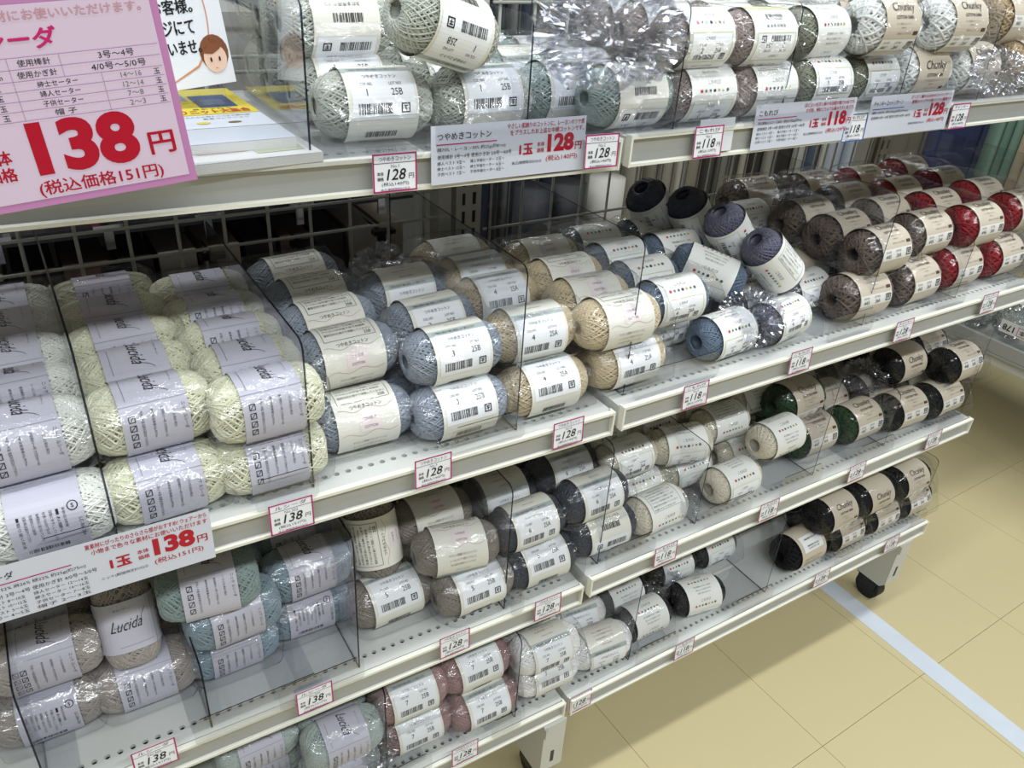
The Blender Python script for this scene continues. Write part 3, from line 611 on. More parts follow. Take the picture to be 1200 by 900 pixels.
    ('B', 'K', 'pg', 0.3109, 0.2197, 0.061, 8.9, 0, 0.23, 0, 2, 'purple-grey dot-banded yarn ball, lower layer, third from front, left purple-grey stack, second shelf'),
    ('B', 'K', 'pg', 0.4192, 0.1092, 0.061, 2.5, 0, 0.42, 0, 0, 'purple-grey dot-banded yarn ball, lower layer, front, right purple-grey stack, second shelf'),
    ('B', 'K', 'pg', 0.4192, 0.2096, 0.061, 4.7, 0, 0.02, 0, 1, 'purple-grey dot-banded yarn ball, lower layer, second from front, right purple-grey stack, second shelf'),
    ('B', 'K', 'pg', 0.4192, 0.3143, 0.061, 3.6, 0, 1.03, 0, 2, 'purple-grey dot-banded yarn ball, lower layer, third from front, right purple-grey stack, second shelf'),
    ('B', 'K', 'pg', 0.3082, 0.0832, 0.135, -8.8, -42, 3.38, 0, 0, 'purple-grey dot-banded yarn ball, upper layer, turned end-on at the front, second shelf'),
    ('B', 'K', 'pg', 0.2931, 0.1477, 0.15, -5.1, -50, 1.12, 0, 0, 'dark slate dot-banded yarn ball, upper layer, chain of bagged balls, nearest, second shelf'),
    ('B', 'K', 'pgd', 0.2874, 0.2215, 0.15, 0.8, -55, 1.27, 0, 0, 'dark slate dot-banded yarn ball, upper layer, chain of bagged balls, middle, second shelf'),
    ('B', 'K', 'pgd', 0.2489, 0.2652, 0.155, 3.7, -50, 1.11, 0, 0, 'blue-black dot-banded yarn ball, upper layer, chain of bagged balls, farthest, second shelf'),
    ('B', 'K', 'pg', 0.4398, 0.2641, 0.117, 0.3, 0, 0.41, 0, 0, 'purple-grey dot-banded yarn ball, upper layer, front, behind the dark chain, right, second shelf'),
    ('B', 'C', 'ch', 0.4798, 0.0574, 0.0655, -1.6, 0, 0.32, 0, 0, 'brown-charcoal kraft-banded yarn ball, lower layer, front, left charcoal column, second shelf'),
    ('B', 'C', 'ch', 0.4798, 0.1595, 0.0655, -1.8, 0, 0.3, 0, 1, 'brown-charcoal kraft-banded yarn ball, lower layer, second from front, left charcoal column, second shelf'),
    ('B', 'C', 'ch', 0.4798, 0.2604, 0.0655, -0.1, 0, 0.26, 0, 2, 'brown-charcoal kraft-banded yarn ball, lower layer, third from front, left charcoal column, second shelf'),
    ('B', 'C', 'ch', 0.511, 0.067, 0.1265, 0.8, 0, 0.3, 0, 0, 'brown-charcoal kraft-banded yarn ball, upper layer, front, left charcoal column, second shelf'),
    ('B', 'C', 'ch', 0.511, 0.1354, 0.1265, 1.5, 0, 0.35, 0, 1, 'brown-charcoal kraft-banded yarn ball, upper layer, second from front, left charcoal column, second shelf'),
    ('B', 'C', 'ch', 0.511, 0.2033, 0.1265, -0.2, 0, 0.46, 0, 2, 'brown-charcoal kraft-banded yarn ball, upper layer, third from front, left charcoal column, second shelf'),
    ('B', 'C', 'ch', 0.511, 0.3206, 0.1265, -1.7, 0, 0.42, 0, 3, 'brown-charcoal kraft-banded yarn ball, upper layer, fourth from front, left charcoal column, second shelf'),
    ('B', 'C', 'ch', 0.6038, 0.0592, 0.0655, 2.0, 0, 0.35, 0, 0, 'brown-charcoal kraft-banded yarn ball, lower layer, front, right charcoal column, second shelf'),
    ('B', 'C', 'ch', 0.6038, 0.1332, 0.0655, 0.4, 0, 0.27, 0, 1, 'brown-charcoal kraft-banded yarn ball, lower layer, second from front, right charcoal column, second shelf'),
    ('B', 'C', 'ch', 0.6038, 0.2072, 0.0655, 0.3, 0, 0.39, 0, 2, 'brown-charcoal kraft-banded yarn ball, lower layer, third from front, right charcoal column, second shelf'),
    ('B', 'C', 'ch', 0.6038, 0.2812, 0.0655, -1.6, 0, 0.45, 0, 3, 'brown-charcoal kraft-banded yarn ball, lower layer, fourth from front, right charcoal column, second shelf'),
    ('B', 'C', 'ch', 0.6438, 0.0876, 0.1265, 0.3, 0, 0.4, 0, 0, 'brown-charcoal kraft-banded yarn ball, upper layer, front, right charcoal column, second shelf'),
    ('B', 'C', 'ch', 0.6438, 0.1616, 0.1265, -0.4, 0, 0.39, 0, 1, 'brown-charcoal kraft-banded yarn ball, upper layer, second from front, right charcoal column, second shelf'),
    ('B', 'C', 'ch', 0.6438, 0.2356, 0.1265, -1.5, 0, 0.47, 0, 2, 'brown-charcoal kraft-banded yarn ball, upper layer, third from front, right charcoal column, second shelf'),
    ('B', 'C', 'ch', 0.6438, 0.3096, 0.1265, 1.4, 0, 0.38, 0, 3, 'brown-charcoal kraft-banded yarn ball, upper layer, fourth from front, right charcoal column, second shelf'),
    ('B', 'C', 'rd', 0.7314, 0.0677, 0.0655, 0.2, 0, 0.42, 0, 0, 'deep red kraft-banded yarn ball, lower layer, front, left crimson column, second shelf'),
    ('B', 'C', 'rd', 0.7314, 0.1417, 0.0655, -1.3, 0, 0.27, 0, 1, 'deep red kraft-banded yarn ball, lower layer, second from front, left crimson column, second shelf'),
    ('B', 'C', 'rd', 0.7314, 0.2157, 0.0655, -0.5, 0, 0.44, 0, 2, 'deep red kraft-banded yarn ball, lower layer, third from front, left crimson column, second shelf'),
    ('B', 'C', 'rd', 0.7314, 0.2897, 0.0655, 1.4, 0, 0.3, 0, 3, 'deep red kraft-banded yarn ball, lower layer, fourth from front, left crimson column, second shelf'),
    ('B', 'C', 'rd', 0.7701, 0.0786, 0.1265, -0.4, 0, 0.39, 0, 0, 'deep red kraft-banded yarn ball, upper layer, front, left crimson column, second shelf'),
    ('B', 'C', 'rd', 0.7701, 0.1526, 0.1265, -0.7, 0, 0.48, 0, 1, 'deep red kraft-banded yarn ball, upper layer, second from front, left crimson column, second shelf'),
    ('B', 'C', 'rd', 0.7701, 0.2266, 0.1265, -0.8, 0, 0.5, 0, 2, 'deep red kraft-banded yarn ball, upper layer, third from front, left crimson column, second shelf'),
    ('B', 'C', 'rd', 0.7701, 0.3006, 0.1265, 0.1, 0, 0.4, 0, 3, 'deep red kraft-banded yarn ball, upper layer, fourth from front, left crimson column, second shelf'),
    ('B', 'C', 'rd', 0.8552, 0.0679, 0.0655, 1.6, 0, 0.4, 0, 0, 'deep red kraft-banded yarn ball, lower layer, front, right crimson column, second shelf'),
    ('B', 'C', 'rd', 0.8552, 0.1419, 0.0655, -1.9, 0, 0.39, 0, 1, 'deep red kraft-banded yarn ball, lower layer, second from front, right crimson column, second shelf'),
    ('B', 'C', 'rd', 0.8552, 0.2159, 0.0655, 0.5, 0, 0.28, 0, 2, 'deep red kraft-banded yarn ball, lower layer, third from front, right crimson column, second shelf'),
    ('B', 'C', 'rd', 0.8552, 0.2899, 0.0655, 1.0, 0, 0.26, 0, 3, 'deep red kraft-banded yarn ball, lower layer, fourth from front, right crimson column, second shelf'),
    ('B', 'C', 'rd', 0.9199, 0.0923, 0.1265, -1.3, 0, 0.29, 0, 0, 'deep red kraft-banded yarn ball, upper layer, front, right crimson column, second shelf'),
    ('B', 'C', 'rd', 0.9199, 0.1663, 0.1265, -1.2, 0, 0.38, 0, 1, 'deep red kraft-banded yarn ball, upper layer, second from front, right crimson column, second shelf'),
    ('B', 'C', 'rd', 0.9199, 0.2403, 0.1265, -1.2, 0, 0.42, 0, 2, 'deep red kraft-banded yarn ball, upper layer, third from front, right crimson column, second shelf'),
    ('B', 'C', 'rd', 0.9199, 0.3143, 0.1265, 1.7, 0, 0.43, 0, 3, 'deep red kraft-banded yarn ball, upper layer, fourth from front, right crimson column, second shelf'),
    ('C', 'L', 'gb', -0.634, 0.1165, -0.2253, -1.6, 0, 2.71, 0, 0, 'grey-beige lavender-banded yarn ball, lower layer, front, leftmost open bag, third shelf'),
    ('C', 'L', 'gb', -0.6343, 0.1797, -0.2253, 1.2, 0, 2.53, 0, 1, 'grey-beige lavender-banded yarn ball, lower layer, second from front, leftmost open bag, third shelf'),
    ('C', 'L', 'gb', -0.6235, 0.1271, -0.1643, -1.8, 0, 0.08, 0, 0, 'grey-beige lavender-banded yarn ball, upper layer, front, leftmost open bag, third shelf'),
    ('C', 'L', 'gb', -0.6235, 0.1896, -0.1643, -0.0, 0, 0.05, 0, 1, 'grey-beige lavender-banded yarn ball, upper layer, second from front, leftmost open bag, third shelf'),
    ('C', 'L', 'gb', -0.5406, 0.1132, -0.2264, -0.6, 0, -0.12, 0, 0, 'grey-beige lavender-banded yarn ball, lower layer, front, left of the clear divider, third shelf'),
    ('C', 'L', 'gb', -0.5408, 0.1772, -0.2264, -1.5, 0, 0.54, 0, 1, 'grey-beige lavender-banded yarn ball, lower layer, second from front, left of the clear divider, third shelf'),
    ('C', 'L', 'pb', -0.4466, 0.1127, -0.2278, 0.4, 0, 0.19, 0, 0, 'pale blue lavender-banded yarn ball, lower layer, front, left blue stack, third shelf'),
    ('C', 'L', 'pb', -0.4469, 0.1752, -0.2278, -0.6, 0, 0.15, 0, 1, 'pale blue lavender-banded yarn ball, lower layer, second from front, left blue stack, third shelf'),
    ('C', 'L', 'pb', -0.4428, 0.099, -0.1668, 1.7, 0, 0.07, 0, 0, 'pale blue lavender-banded yarn ball, upper layer, front, left blue stack, third shelf'),
    ('C', 'L', 'pb', -0.4429, 0.1615, -0.1668, -1.1, 0, -0.36, 0, 1, 'pale blue lavender-banded yarn ball, upper layer, second from front, left blue stack, third shelf'),
    ('C', 'L', 'pb', -0.4428, 0.224, -0.1668, 1.4, 0, -0.02, 0, 2, 'pale blue lavender-banded yarn ball, upper layer, third from front, left blue stack, third shelf'),
    ('C', 'L', 'pbs', -0.4625, 0.0949, -0.1135, -6.4, 0, -0.25, 0, 0, 'blue-green lavender-banded yarn ball, sliding off the left blue stack, third shelf'),
    ('C', 'L', 'pb', -0.3527, 0.1282, -0.2291, -1.7, 0, 2.59, 0, 0, 'pale blue lavender-banded yarn ball, lower layer, front, right blue stack, third shelf'),
    ('C', 'L', 'pb', -0.3525, 0.1907, -0.2291, -0.8, 0, 2.63, 0, 1, 'pale blue lavender-banded yarn ball, lower layer, second from front, right blue stack, third shelf'),
    ('C', 'L', 'pb', -0.348, 0.1282, -0.1681, 1.0, 0, -0.01, 0, 0, 'pale blue lavender-banded yarn ball, upper layer, front, right blue stack, third shelf'),
    ('C', 'L', 'pb', -0.348, 0.1907, -0.1681, -1.9, 0, -0.01, 0, 1, 'pale blue lavender-banded yarn ball, upper layer, second from front, right blue stack, third shelf'),
    ('C', 'T', 'gr', -0.2551, 0.0958, -0.229, 1.4, 0, -0.11, 0, 0, 'warm grey cream-banded yarn ball, lower layer, front, left warm grey stack, third shelf'),
    ('C', 'T', 'gr', -0.2543, 0.1618, -0.229, -1.1, 0, 0.47, 0, 1, 'warm grey cream-banded yarn ball, lower layer, second from front, left warm grey stack, third shelf'),
    ('C', 'T', 'gr', -0.2539, 0.2278, -0.229, -0.5, 0, -0.1, 0, 2, 'warm grey cream-banded yarn ball, lower layer, third from front, left warm grey stack, third shelf'),
    ('C', 'T', 'gr', -0.154, 0.0636, -0.2302, 0.1, 0, 0.04, 0, 0, 'warm grey cream-banded yarn ball, lower layer, front, right warm grey stack, third shelf'),
    ('C', 'T', 'gr', -0.1524, 0.1296, -0.2302, -0.4, 0, -0.12, 0, 1, 'warm grey cream-banded yarn ball, lower layer, second from front, right warm grey stack, third shelf'),
    ('C', 'T', 'gr', -0.1519, 0.1956, -0.2302, 0.4, 0, -0.12, 0, 2, 'warm grey cream-banded yarn ball, lower layer, third from front, right warm grey stack, third shelf'),
    ('C', 'T', 'gr', -0.2581, 0.1351, -0.1601, 90.7, 68, 2.19, 0, 0, 'warm grey cream-banded yarn ball, upper layer, upended on the left warm grey stack, third shelf'),
    ('C', 'L', 'gb', -0.5445, 0.1303, -0.1534, 87.6, 66, 0.08, 0, 0, 'grey-beige lavender-banded yarn ball, upper layer, upended near the clear divider, third shelf'),
    ('C', 'T', 'gr', -0.1706, 0.0809, -0.1731, -9.9, 0, 2.06, 0, 0, 'warm grey cream-banded yarn ball, upper layer, front, right warm grey stack, third shelf'),
    ('C', 'T', 'gr', -0.1702, 0.1506, -0.1731, -0.4, 0, 2.08, 0, 1, 'warm grey cream-banded yarn ball, upper layer, second from front, right warm grey stack, third shelf'),
    ('C', 'T', 'gr', -0.1702, 0.2147, -0.1731, -0.4, 0, 2.05, 0, 2, 'warm grey cream-banded yarn ball, upper layer, third from front, right warm grey stack, third shelf'),
    ('C', 'T', 'dc', -0.0514, 0.0657, -0.2318, -0.7, 0, -0.17, 0, 0, 'dark charcoal cream-banded yarn ball, lower layer, front, left charcoal stack, third shelf'),
    ('C', 'T', 'dc', -0.0492, 0.1317, -0.2318, 1.2, 0, -0.08, 0, 1, 'dark charcoal cream-banded yarn ball, lower layer, second from front, left charcoal stack, third shelf'),
    ('C', 'T', 'dc', -0.0488, 0.1977, -0.2318, 1.8, 0, -0.44, 0, 2, 'dark charcoal cream-banded yarn ball, lower layer, third from front, left charcoal stack, third shelf'),
    ('C', 'T', 'dc', -0.0647, 0.081, -0.1747, 0.2, 0, 0.3, 0, 0, 'dark charcoal cream-banded yarn ball, upper layer, front, left charcoal stack, third shelf'),
    ('C', 'T', 'dc', -0.0667, 0.1505, -0.1747, -0.6, 0, 0.83, 0, 1, 'dark charcoal cream-banded yarn ball, upper layer, second from front, left charcoal stack, third shelf'),
    ('C', 'T', 'dc', -0.0662, 0.2147, -0.1747, 0.4, 0, -0.01, 0, 2, 'dark charcoal cream-banded yarn ball, upper layer, third from front, left charcoal stack, third shelf'),
    ('C', 'T', 'dc', 0.0511, 0.0654, -0.2185, -1.9, 0, 0.28, 1, 0, 'dark charcoal cream-banded yarn ball, lower layer, front, right charcoal stack, third shelf'),
    ('C', 'T', 'dc', 0.0541, 0.1314, -0.2185, -0.1, 0, 0.4, 0, 1, 'dark charcoal cream-banded yarn ball, lower layer, second from front, right charcoal stack, third shelf'),
    ('C', 'T', 'dc', 0.0544, 0.1974, -0.2185, 1.9, 0, 0.84, 0, 2, 'dark charcoal cream-banded yarn ball, lower layer, third from front, right charcoal stack, third shelf'),
    ('C', 'T', 'dc', 0.0366, 0.0754, -0.1615, 1.2, 0, 0.29, 0, 0, 'dark charcoal cream-banded yarn ball, upper layer, front, right charcoal stack, third shelf'),
    ('C', 'T', 'dc', 0.0357, 0.1444, -0.1615, 1.0, 0, 0.28, 0, 1, 'dark charcoal cream-banded yarn ball, upper layer, second from front, right charcoal stack, third shelf'),
    ('C', 'T', 'dc', 0.0362, 0.2081, -0.1615, -0.8, 0, -0.18, 0, 2, 'dark charcoal cream-banded yarn ball, upper layer, third from front, right charcoal stack, third shelf'),
    ('C', 'K', 'cm', 0.1519, 0.0608, -0.22, 2.5, 0, 2.68, 0, 0, 'soft cream dot-banded yarn ball, lower layer, bagged, nearest the front rail, third shelf'),
    ('C', 'K', 'cm', 0.1607, 0.124, -0.22, -0.7, 0, 0.57, 0, 0, 'soft cream dot-banded yarn ball, lower layer, front, left cream stack, third shelf'),
    ('C', 'K', 'cm', 0.1607, 0.1848, -0.22, 1.0, 0, 0.13, 0, 1, 'soft cream dot-banded yarn ball, lower layer, second from front, left cream stack, third shelf'),
    ('C', 'K', 'cm', 0.2572, 0.1204, -0.22, 1.3, 0, 0.66, 0, 0, 'soft cream dot-banded yarn ball, lower layer, front, middle cream stack, third shelf'),
    ('C', 'K', 'cm', 0.2573, 0.179, -0.22, -0.3, 0, 0.57, 0, 1, 'soft cream dot-banded yarn ball, lower layer, second from front, middle cream stack, third shelf'),
    ('C', 'K', 'cm', 0.2572, 0.2393, -0.22, 1.3, 0, 0.17, 0, 2, 'soft cream dot-banded yarn ball, lower layer, third from front, middle cream stack, third shelf'),
    ('C', 'K', 'cm', 0.1349, 0.1251, -0.164, 1.0, 0, 0.3, 0, 0, 'soft cream dot-banded yarn ball, upper layer, front, left cream stack, third shelf'),
    ('C', 'K', 'cm', 0.1354, 0.1902, -0.164, -1.8, 0, -0.01, 0, 1, 'soft cream dot-banded yarn ball, upper layer, second from front, left cream stack, third shelf'),
    ('C', 'K', 'cm', 0.2347, 0.1155, -0.164, -13.0, 0, 0.82, 0, 0, 'soft cream dot-banded yarn ball, upper layer, front, middle cream stack, third shelf'),
    ('C', 'K', 'cm', 0.2306, 0.1856, -0.164, 0.7, 0, 0.95, 0, 1, 'soft cream dot-banded yarn ball, upper layer, second from front, middle cream stack, third shelf'),
    ('C', 'K', 'cm', 0.3068, 0.0609, -0.22, 1.9, 0, 0.6, 0, 0, 'soft cream dot-banded yarn ball, lower layer, beside the lone divider edge, third shelf'),
    ('C', 'K', 'cm', 0.3756, 0.1211, -0.22, 0.6, 0, 0.68, 0, 0, 'soft cream dot-banded yarn ball, lower layer, front, right cream stack, third shelf'),
    ('C', 'K', 'cm', 0.3756, 0.1816, -0.22, 1.6, 0, 0.59, 0, 1, 'soft cream dot-banded yarn ball, lower layer, second from front, right cream stack, third shelf'),
    ('C', 'K', 'cm', 0.3366, 0.1329, -0.164, -0.7, 0, 2.56, 0, 0, 'soft cream dot-banded yarn ball, upper layer, front, right of the middle cream stack, third shelf'),
    ('C', 'K', 'cm', 0.3273, 0.1969, -0.164, 1.1, 0, 2.44, 0, 1, 'soft cream dot-banded ball, upper layer, second, right of the middle cream stack, third shelf'),
    ('C', 'K', 'cm', 0.3899, 0.0616, -0.164, 2.4, 0, 1.7, 0, 0, 'soft cream dot-banded yarn ball, upper layer, resting toward the green balls, third shelf'),
    ('C', 'K', 'cm', 0.4408, 0.1724, -0.164, -0.2, 0, 1.55, 0, 0, 'soft cream dot-banded yarn ball, upper layer, front, behind the toppled cream ball, third shelf'),
    ('C', 'K', 'cm', 0.4408, 0.2881, -0.164, -1.8, 0, 1.55, 0, 1, 'soft cream dot-banded ball, upper layer, second from front, behind the toppled cream ball, third shelf'),
    ('C', 'C', 'gn', 0.5163, 0.0914, -0.2155, 0.6, 0, 0.27, 0, 0, 'dark green kraft-banded yarn ball, lower layer, front, left green column, third shelf'),
    ('C', 'C', 'gn', 0.5163, 0.1654, -0.2155, -2.0, 0, 0.37, 0, 1, 'dark green kraft-banded yarn ball, lower layer, second from front, left green column, third shelf'),
    ('C', 'C', 'gn', 0.4907, 0.1182, -0.1545, 1.9, 0, 0.74, 0, 0, 'dark green kraft-banded yarn ball, upper layer, front, left green column, third shelf'),
    ('C', 'C', 'gn', 0.4895, 0.2297, -0.1545, 0.2, 0, 0.73, 0, 1, 'dark green kraft-banded yarn ball, upper layer, second from front, left green column, third shelf'),
    ('C', 'C', 'gn', 0.6277, 0.0835, -0.2155, 1.1, 0, 0.33, 0, 0, 'dark green kraft-banded yarn ball, lower layer, front, right green column, third shelf'),
    ('C', 'C', 'gn', 0.6277, 0.1575, -0.2155, 1.2, 0, 0.38, 0, 1, 'dark green kraft-banded yarn ball, lower layer, second from front, right green column, third shelf'),
    ('C', 'C', 'gn', 0.6277, 0.2315, -0.2155, -1.2, 0, 0.36, 0, 2, 'dark green kraft-banded yarn ball, lower layer, third from front, right green column, third shelf'),
    ('C', 'C', 'bk', 0.7405, 0.0712, -0.2155, -1.7, 0, 0.27, 0, 0, 'black kraft-banded yarn ball, lower layer, front, left black column, third shelf'),
    ('C', 'C', 'bk', 0.7406, 0.1452, -0.2155, -1.5, 0, 0.43, 0, 1, 'black kraft-banded yarn ball, lower layer, second from front, left black column, third shelf'),
    ('C', 'C', 'bk', 0.7407, 0.2192, -0.2155, 1.9, 0, 0.24, 0, 2, 'black kraft-banded yarn ball, lower layer, third from front, left black column, third shelf'),
    ('C', 'C', 'bk', 0.7776, 0.1208, -0.1545, 1.6, 0, 1.13, 0, 0, 'black kraft-banded yarn ball, upper layer, front, left black column, third shelf'),
    ('C', 'C', 'bk', 0.7776, 0.1948, -0.1545, -0.1, 0, 1.1, 0, 1, 'black kraft-banded yarn ball, upper layer, second from front, left black column, third shelf'),
    ('C', 'C', 'bk', 0.8427, 0.0654, -0.2155, 1.3, 0, 0.28, 0, 0, 'black kraft-banded yarn ball, lower layer, front, right black column, third shelf'),
    ('C', 'C', 'bk', 0.8428, 0.1357, -0.2155, 0.6, 0, 0.38, 0, 1, 'black kraft-banded yarn ball, lower layer, second from front, right black column, third shelf'),
    ('C', 'C', 'bk', 0.8428, 0.2097, -0.2155, 1.5, 0, 0.41, 0, 2, 'black kraft-banded yarn ball, lower layer, third from front, right black column, third shelf'),
    ('C', 'C', 'bk', 0.8793, 0.0739, -0.1545, 0.4, 0, 0.06, 0, 0, 'black kraft-banded yarn ball, upper layer, front, right black column, third shelf'),
    ('C', 'C', 'bk', 0.8795, 0.1479, -0.1545, -1.6, 0, 0.09, 0, 1, 'black kraft-banded yarn ball, upper layer, second from front, right black column, third shelf'),
    ('C', 'C', 'bk', 0.8793, 0.2219, -0.1545, 0.4, 0, 0.18, 0, 2, 'black kraft-banded yarn ball, upper layer, third from front, right black column, third shelf'),
    ('C', 'L', 'sf', -0.748, 0.1501, -0.2235, -1.2, 0, 0.18, 0, 0, 'pale green lavender-banded yarn ball, lower layer, front, beyond the far left divider, third shelf'),
    ('C', 'L', 'sf', -0.748, 0.2126, -0.2235, 0.6, 0, -0.34, 0, 1, 'pale green lavender-banded ball, lower layer, second from front, beyond the far left divider, third shelf'),
    ('D', 'L', 'sf', -0.4289, 0.1283, -0.4721, -1.2, 0, 0.16, 0, 0, 'seafoam grey lavender-banded yarn ball, lower layer, front, left seafoam stack, bottom shelf'),
    ('D', 'L', 'sf', -0.4298, 0.1882, -0.4721, 0.6, 0, 0.68, 0, 1, 'seafoam grey lavender-banded yarn ball, lower layer, second from front, left seafoam stack, bottom shelf'),
    ('D', 'L', 'sf', -0.3436, 0.0696, -0.4732, -1.1, 0, 0.23, 0, 0, 'seafoam grey lavender-banded yarn ball, lower layer, front, right seafoam stack, bottom shelf'),
    ('D', 'L', 'sf', -0.3348, 0.1379, -0.4732, -0.3, 0, 0.17, 0, 1, 'seafoam grey lavender-banded yarn ball, lower layer, second from front, right seafoam stack, bottom shelf'),
    ('D', 'L', 'sf', -0.3357, 0.2004, -0.4732, 1.0, 0, 0.16, 0, 2, 'seafoam grey lavender-banded yarn ball, lower layer, third from front, right seafoam stack, bottom shelf'),
    ('D', 'L', 'sf', -0.3399, 0.0629, -0.4122, -1.1, 0, 0.83, 0, 0, 'seafoam grey lavender-banded yarn ball, upper layer, front, right seafoam stack, bottom shelf'),
    ('D', 'L', 'sf', -0.3399, 0.1234, -0.4122, 0.1, 0, 0.59, 0, 1, 'seafoam grey lavender-banded yarn ball, upper layer, second from front, right seafoam stack, bottom shelf'),
    ('D', 'L', 'sf', -0.3399, 0.1842, -0.4122, 1.8, 0, 0.98, 0, 2, 'seafoam grey lavender-banded yarn ball, upper layer, third from front, right seafoam stack, bottom shelf'),
    ('D', 'L', 'sf', -0.4373, 0.1094, -0.4109, 1.1, 0, 0.9, 0, 0, 'seafoam grey lavender-banded yarn ball, upper layer, front, left seafoam stack, bottom shelf'),
    ('D', 'L', 'sf', -0.4373, 0.1719, -0.4109, 1.7, 0, 0.86, 0, 1, 'seafoam grey lavender-banded yarn ball, upper layer, second from front, left seafoam stack, bottom shelf'),
    ('D', 'L', 'sf', -0.4373, 0.2344, -0.4109, -1.4, 0, 0.81, 0, 2, 'seafoam grey lavender-banded yarn ball, upper layer, third from front, left seafoam stack, bottom shelf'),
    ('D', 'T', 'pk', -0.2312, 0.0773, -0.4733, -1.8, 0, 0.3, 0, 0, 'dusty pink cream-banded yarn ball, lower layer, front, left pink stack, bottom shelf'),
    ('D', 'T', 'pk', -0.231, 0.1433, -0.4733, -0.9, 0, 0.35, 0, 1, 'dusty pink cream-banded yarn ball, lower layer, second from front, left pink stack, bottom shelf'),
    ('D', 'T', 'pk', -0.2307, 0.2093, -0.4733, -1.2, 0, 0.79, 0, 2, 'dusty pink cream-banded yarn ball, lower layer, third from front, left pink stack, bottom shelf'),
    ('D', 'T', 'pk', -0.2351, 0.0858, -0.4162, -1.4, 0, 0.17, 0, 0, 'dusty pink cream-banded yarn ball, upper layer, front, left pink stack, bottom shelf'),
    ('D', 'T', 'pk', -0.2351, 0.1518, -0.4162, -1.2, 0, -0.31, 0, 1, 'dusty pink cream-banded yarn ball, upper layer, second from front, left pink stack, bottom shelf'),
    ('D', 'T', 'pk', -0.2351, 0.2178, -0.4162, 1.9, 0, 0.7, 0, 2, 'dusty pink cream-banded yarn ball, upper layer, third from front, left pink stack, bottom shelf'),
    ('D', 'T', 'pk', -0.1284, 0.0646, -0.4747, -0.5, 0, 0.19, 0, 0, 'dusty pink cream-banded yarn ball, lower layer, front, right pink stack, bottom shelf'),
    ('D', 'T', 'pk', -0.1281, 0.1306, -0.4747, -0.1, 0, 0.69, 0, 1, 'dusty pink cream-banded yarn ball, lower layer, second from front, right pink stack, bottom shelf'),
    ('D', 'T', 'pk', -0.1279, 0.1966, -0.4747, 1.4, 0, 0.07, 0, 2, 'dusty pink cream-banded yarn ball, lower layer, third from front, right pink stack, bottom shelf'),
    ('D', 'T', 'pk', -0.1316, 0.087, -0.4177, -0.1, 0, -0.05, 0, 0, 'dusty pink cream-banded yarn ball, upper layer, front, right pink stack, bottom shelf'),
    ('D', 'T', 'pk', -0.1316, 0.153, -0.4177, 1.7, 0, 0.55, 0, 1, 'dusty pink cream-banded yarn ball, upper layer, second from front, right pink stack, bottom shelf'),
    ('D', 'T', 'pk', -0.1316, 0.219, -0.4177, 0.1, 0, -0.07, 0, 2, 'dusty pink cream-banded yarn ball, upper layer, third from front, right pink stack, bottom shelf'),
    ('D', 'T', 'wt', -0.0169, 0.0657, -0.4725, -1.3, 0, 0.01, 0, 0, 'snow white cream-banded yarn ball, lower layer, front, left snow white stack, bottom shelf'),
    ('D', 'T', 'wt', -0.0183, 0.1331, -0.4725, 1.2, 0, 0.1, 0, 1, 'snow white cream-banded yarn ball, lower layer, second from front, left snow white stack, bottom shelf'),
    ('D', 'T', 'wt', 0.0011, 0.1992, -0.4725, -1.9, 0, 0.6, 0, 2, 'snow white cream-banded yarn ball, lower layer, third from front, left snow white stack, bottom shelf'),
    ('D', 'T', 'wt', -0.0232, 0.0643, -0.4192, -1.9, 0, 0.42, 0, 0, 'snow white cream-banded yarn ball, upper layer, front, left snow white stack, bottom shelf'),
    ('D', 'T', 'wt', -0.0232, 0.1276, -0.4192, 0.4, 0, 1.07, 0, 1, 'snow white cream-banded yarn ball, upper layer, second from front, left snow white stack, bottom shelf'),
    ('D', 'T', 'wt', 0.0862, 0.0644, -0.4725, -4.2, 0, 0.97, 0, 0, 'snow white cream-banded ball, lower layer, front, right of the left snow white stack, bottom shelf'),
    ('D', 'T', 'wt', 0.0847, 0.1323, -0.4725, -5.0, 0, 0.48, 0, 1, 'snow white cream-banded ball, lower layer, second, right of the left snow white stack, bottom shelf'),
    ('D', 'K', 'bk', 0.1864, 0.0764, -0.474, -0.3, 0, 1.49, 0, 0, 'black dot-banded yarn ball, lower layer, front, left dotted-band column, bottom shelf'),
    ('D', 'K', 'bk', 0.1848, 0.1369, -0.474, 1.2, 0, 1.68, 0, 1, 'black dot-banded yarn ball, lower layer, second from front, left dotted-band column, bottom shelf'),
    ('D', 'K', 'bk', 0.1653, 0.2539, -0.474, 1.4, 0, 1.65, 0, 2, 'black dot-banded yarn ball, lower layer, third from front, left dotted-band column, bottom shelf'),
    ('D', 'K', 'bk', 0.1579, 0.1967, -0.474, 1.0, 0, 2.18, 0, 0, 'black dot-banded yarn ball, lower layer, behind the snow white balls, bottom shelf'),
    ('D', 'K', 'bk', 0.31, 0.15, -0.474, -1.5, 0, 0.66, 0, 0, 'black dot-banded yarn ball, lower layer, front, middle dotted-band column, bottom shelf'),
    ('D', 'K', 'bk', 0.31, 0.214, -0.474, 0.6, 0, 0.6, 0, 1, 'black dot-banded yarn ball, lower layer, second from front, middle dotted-band column, bottom shelf'),
    ('D', 'K', 'bk', 0.3021, 0.0716, -0.474, -8.4, 0, 1.1, 0, 0, 'black dot-banded yarn ball, lower layer, angled, front of the bottom shelf, bottom shelf'),
    ('D', 'K', 'bk', 0.4117, 0.15, -0.474, 0.7, 0, 0.49, 0, 0, 'black dot-banded yarn ball, lower layer, front, right dotted-band column, bottom shelf'),
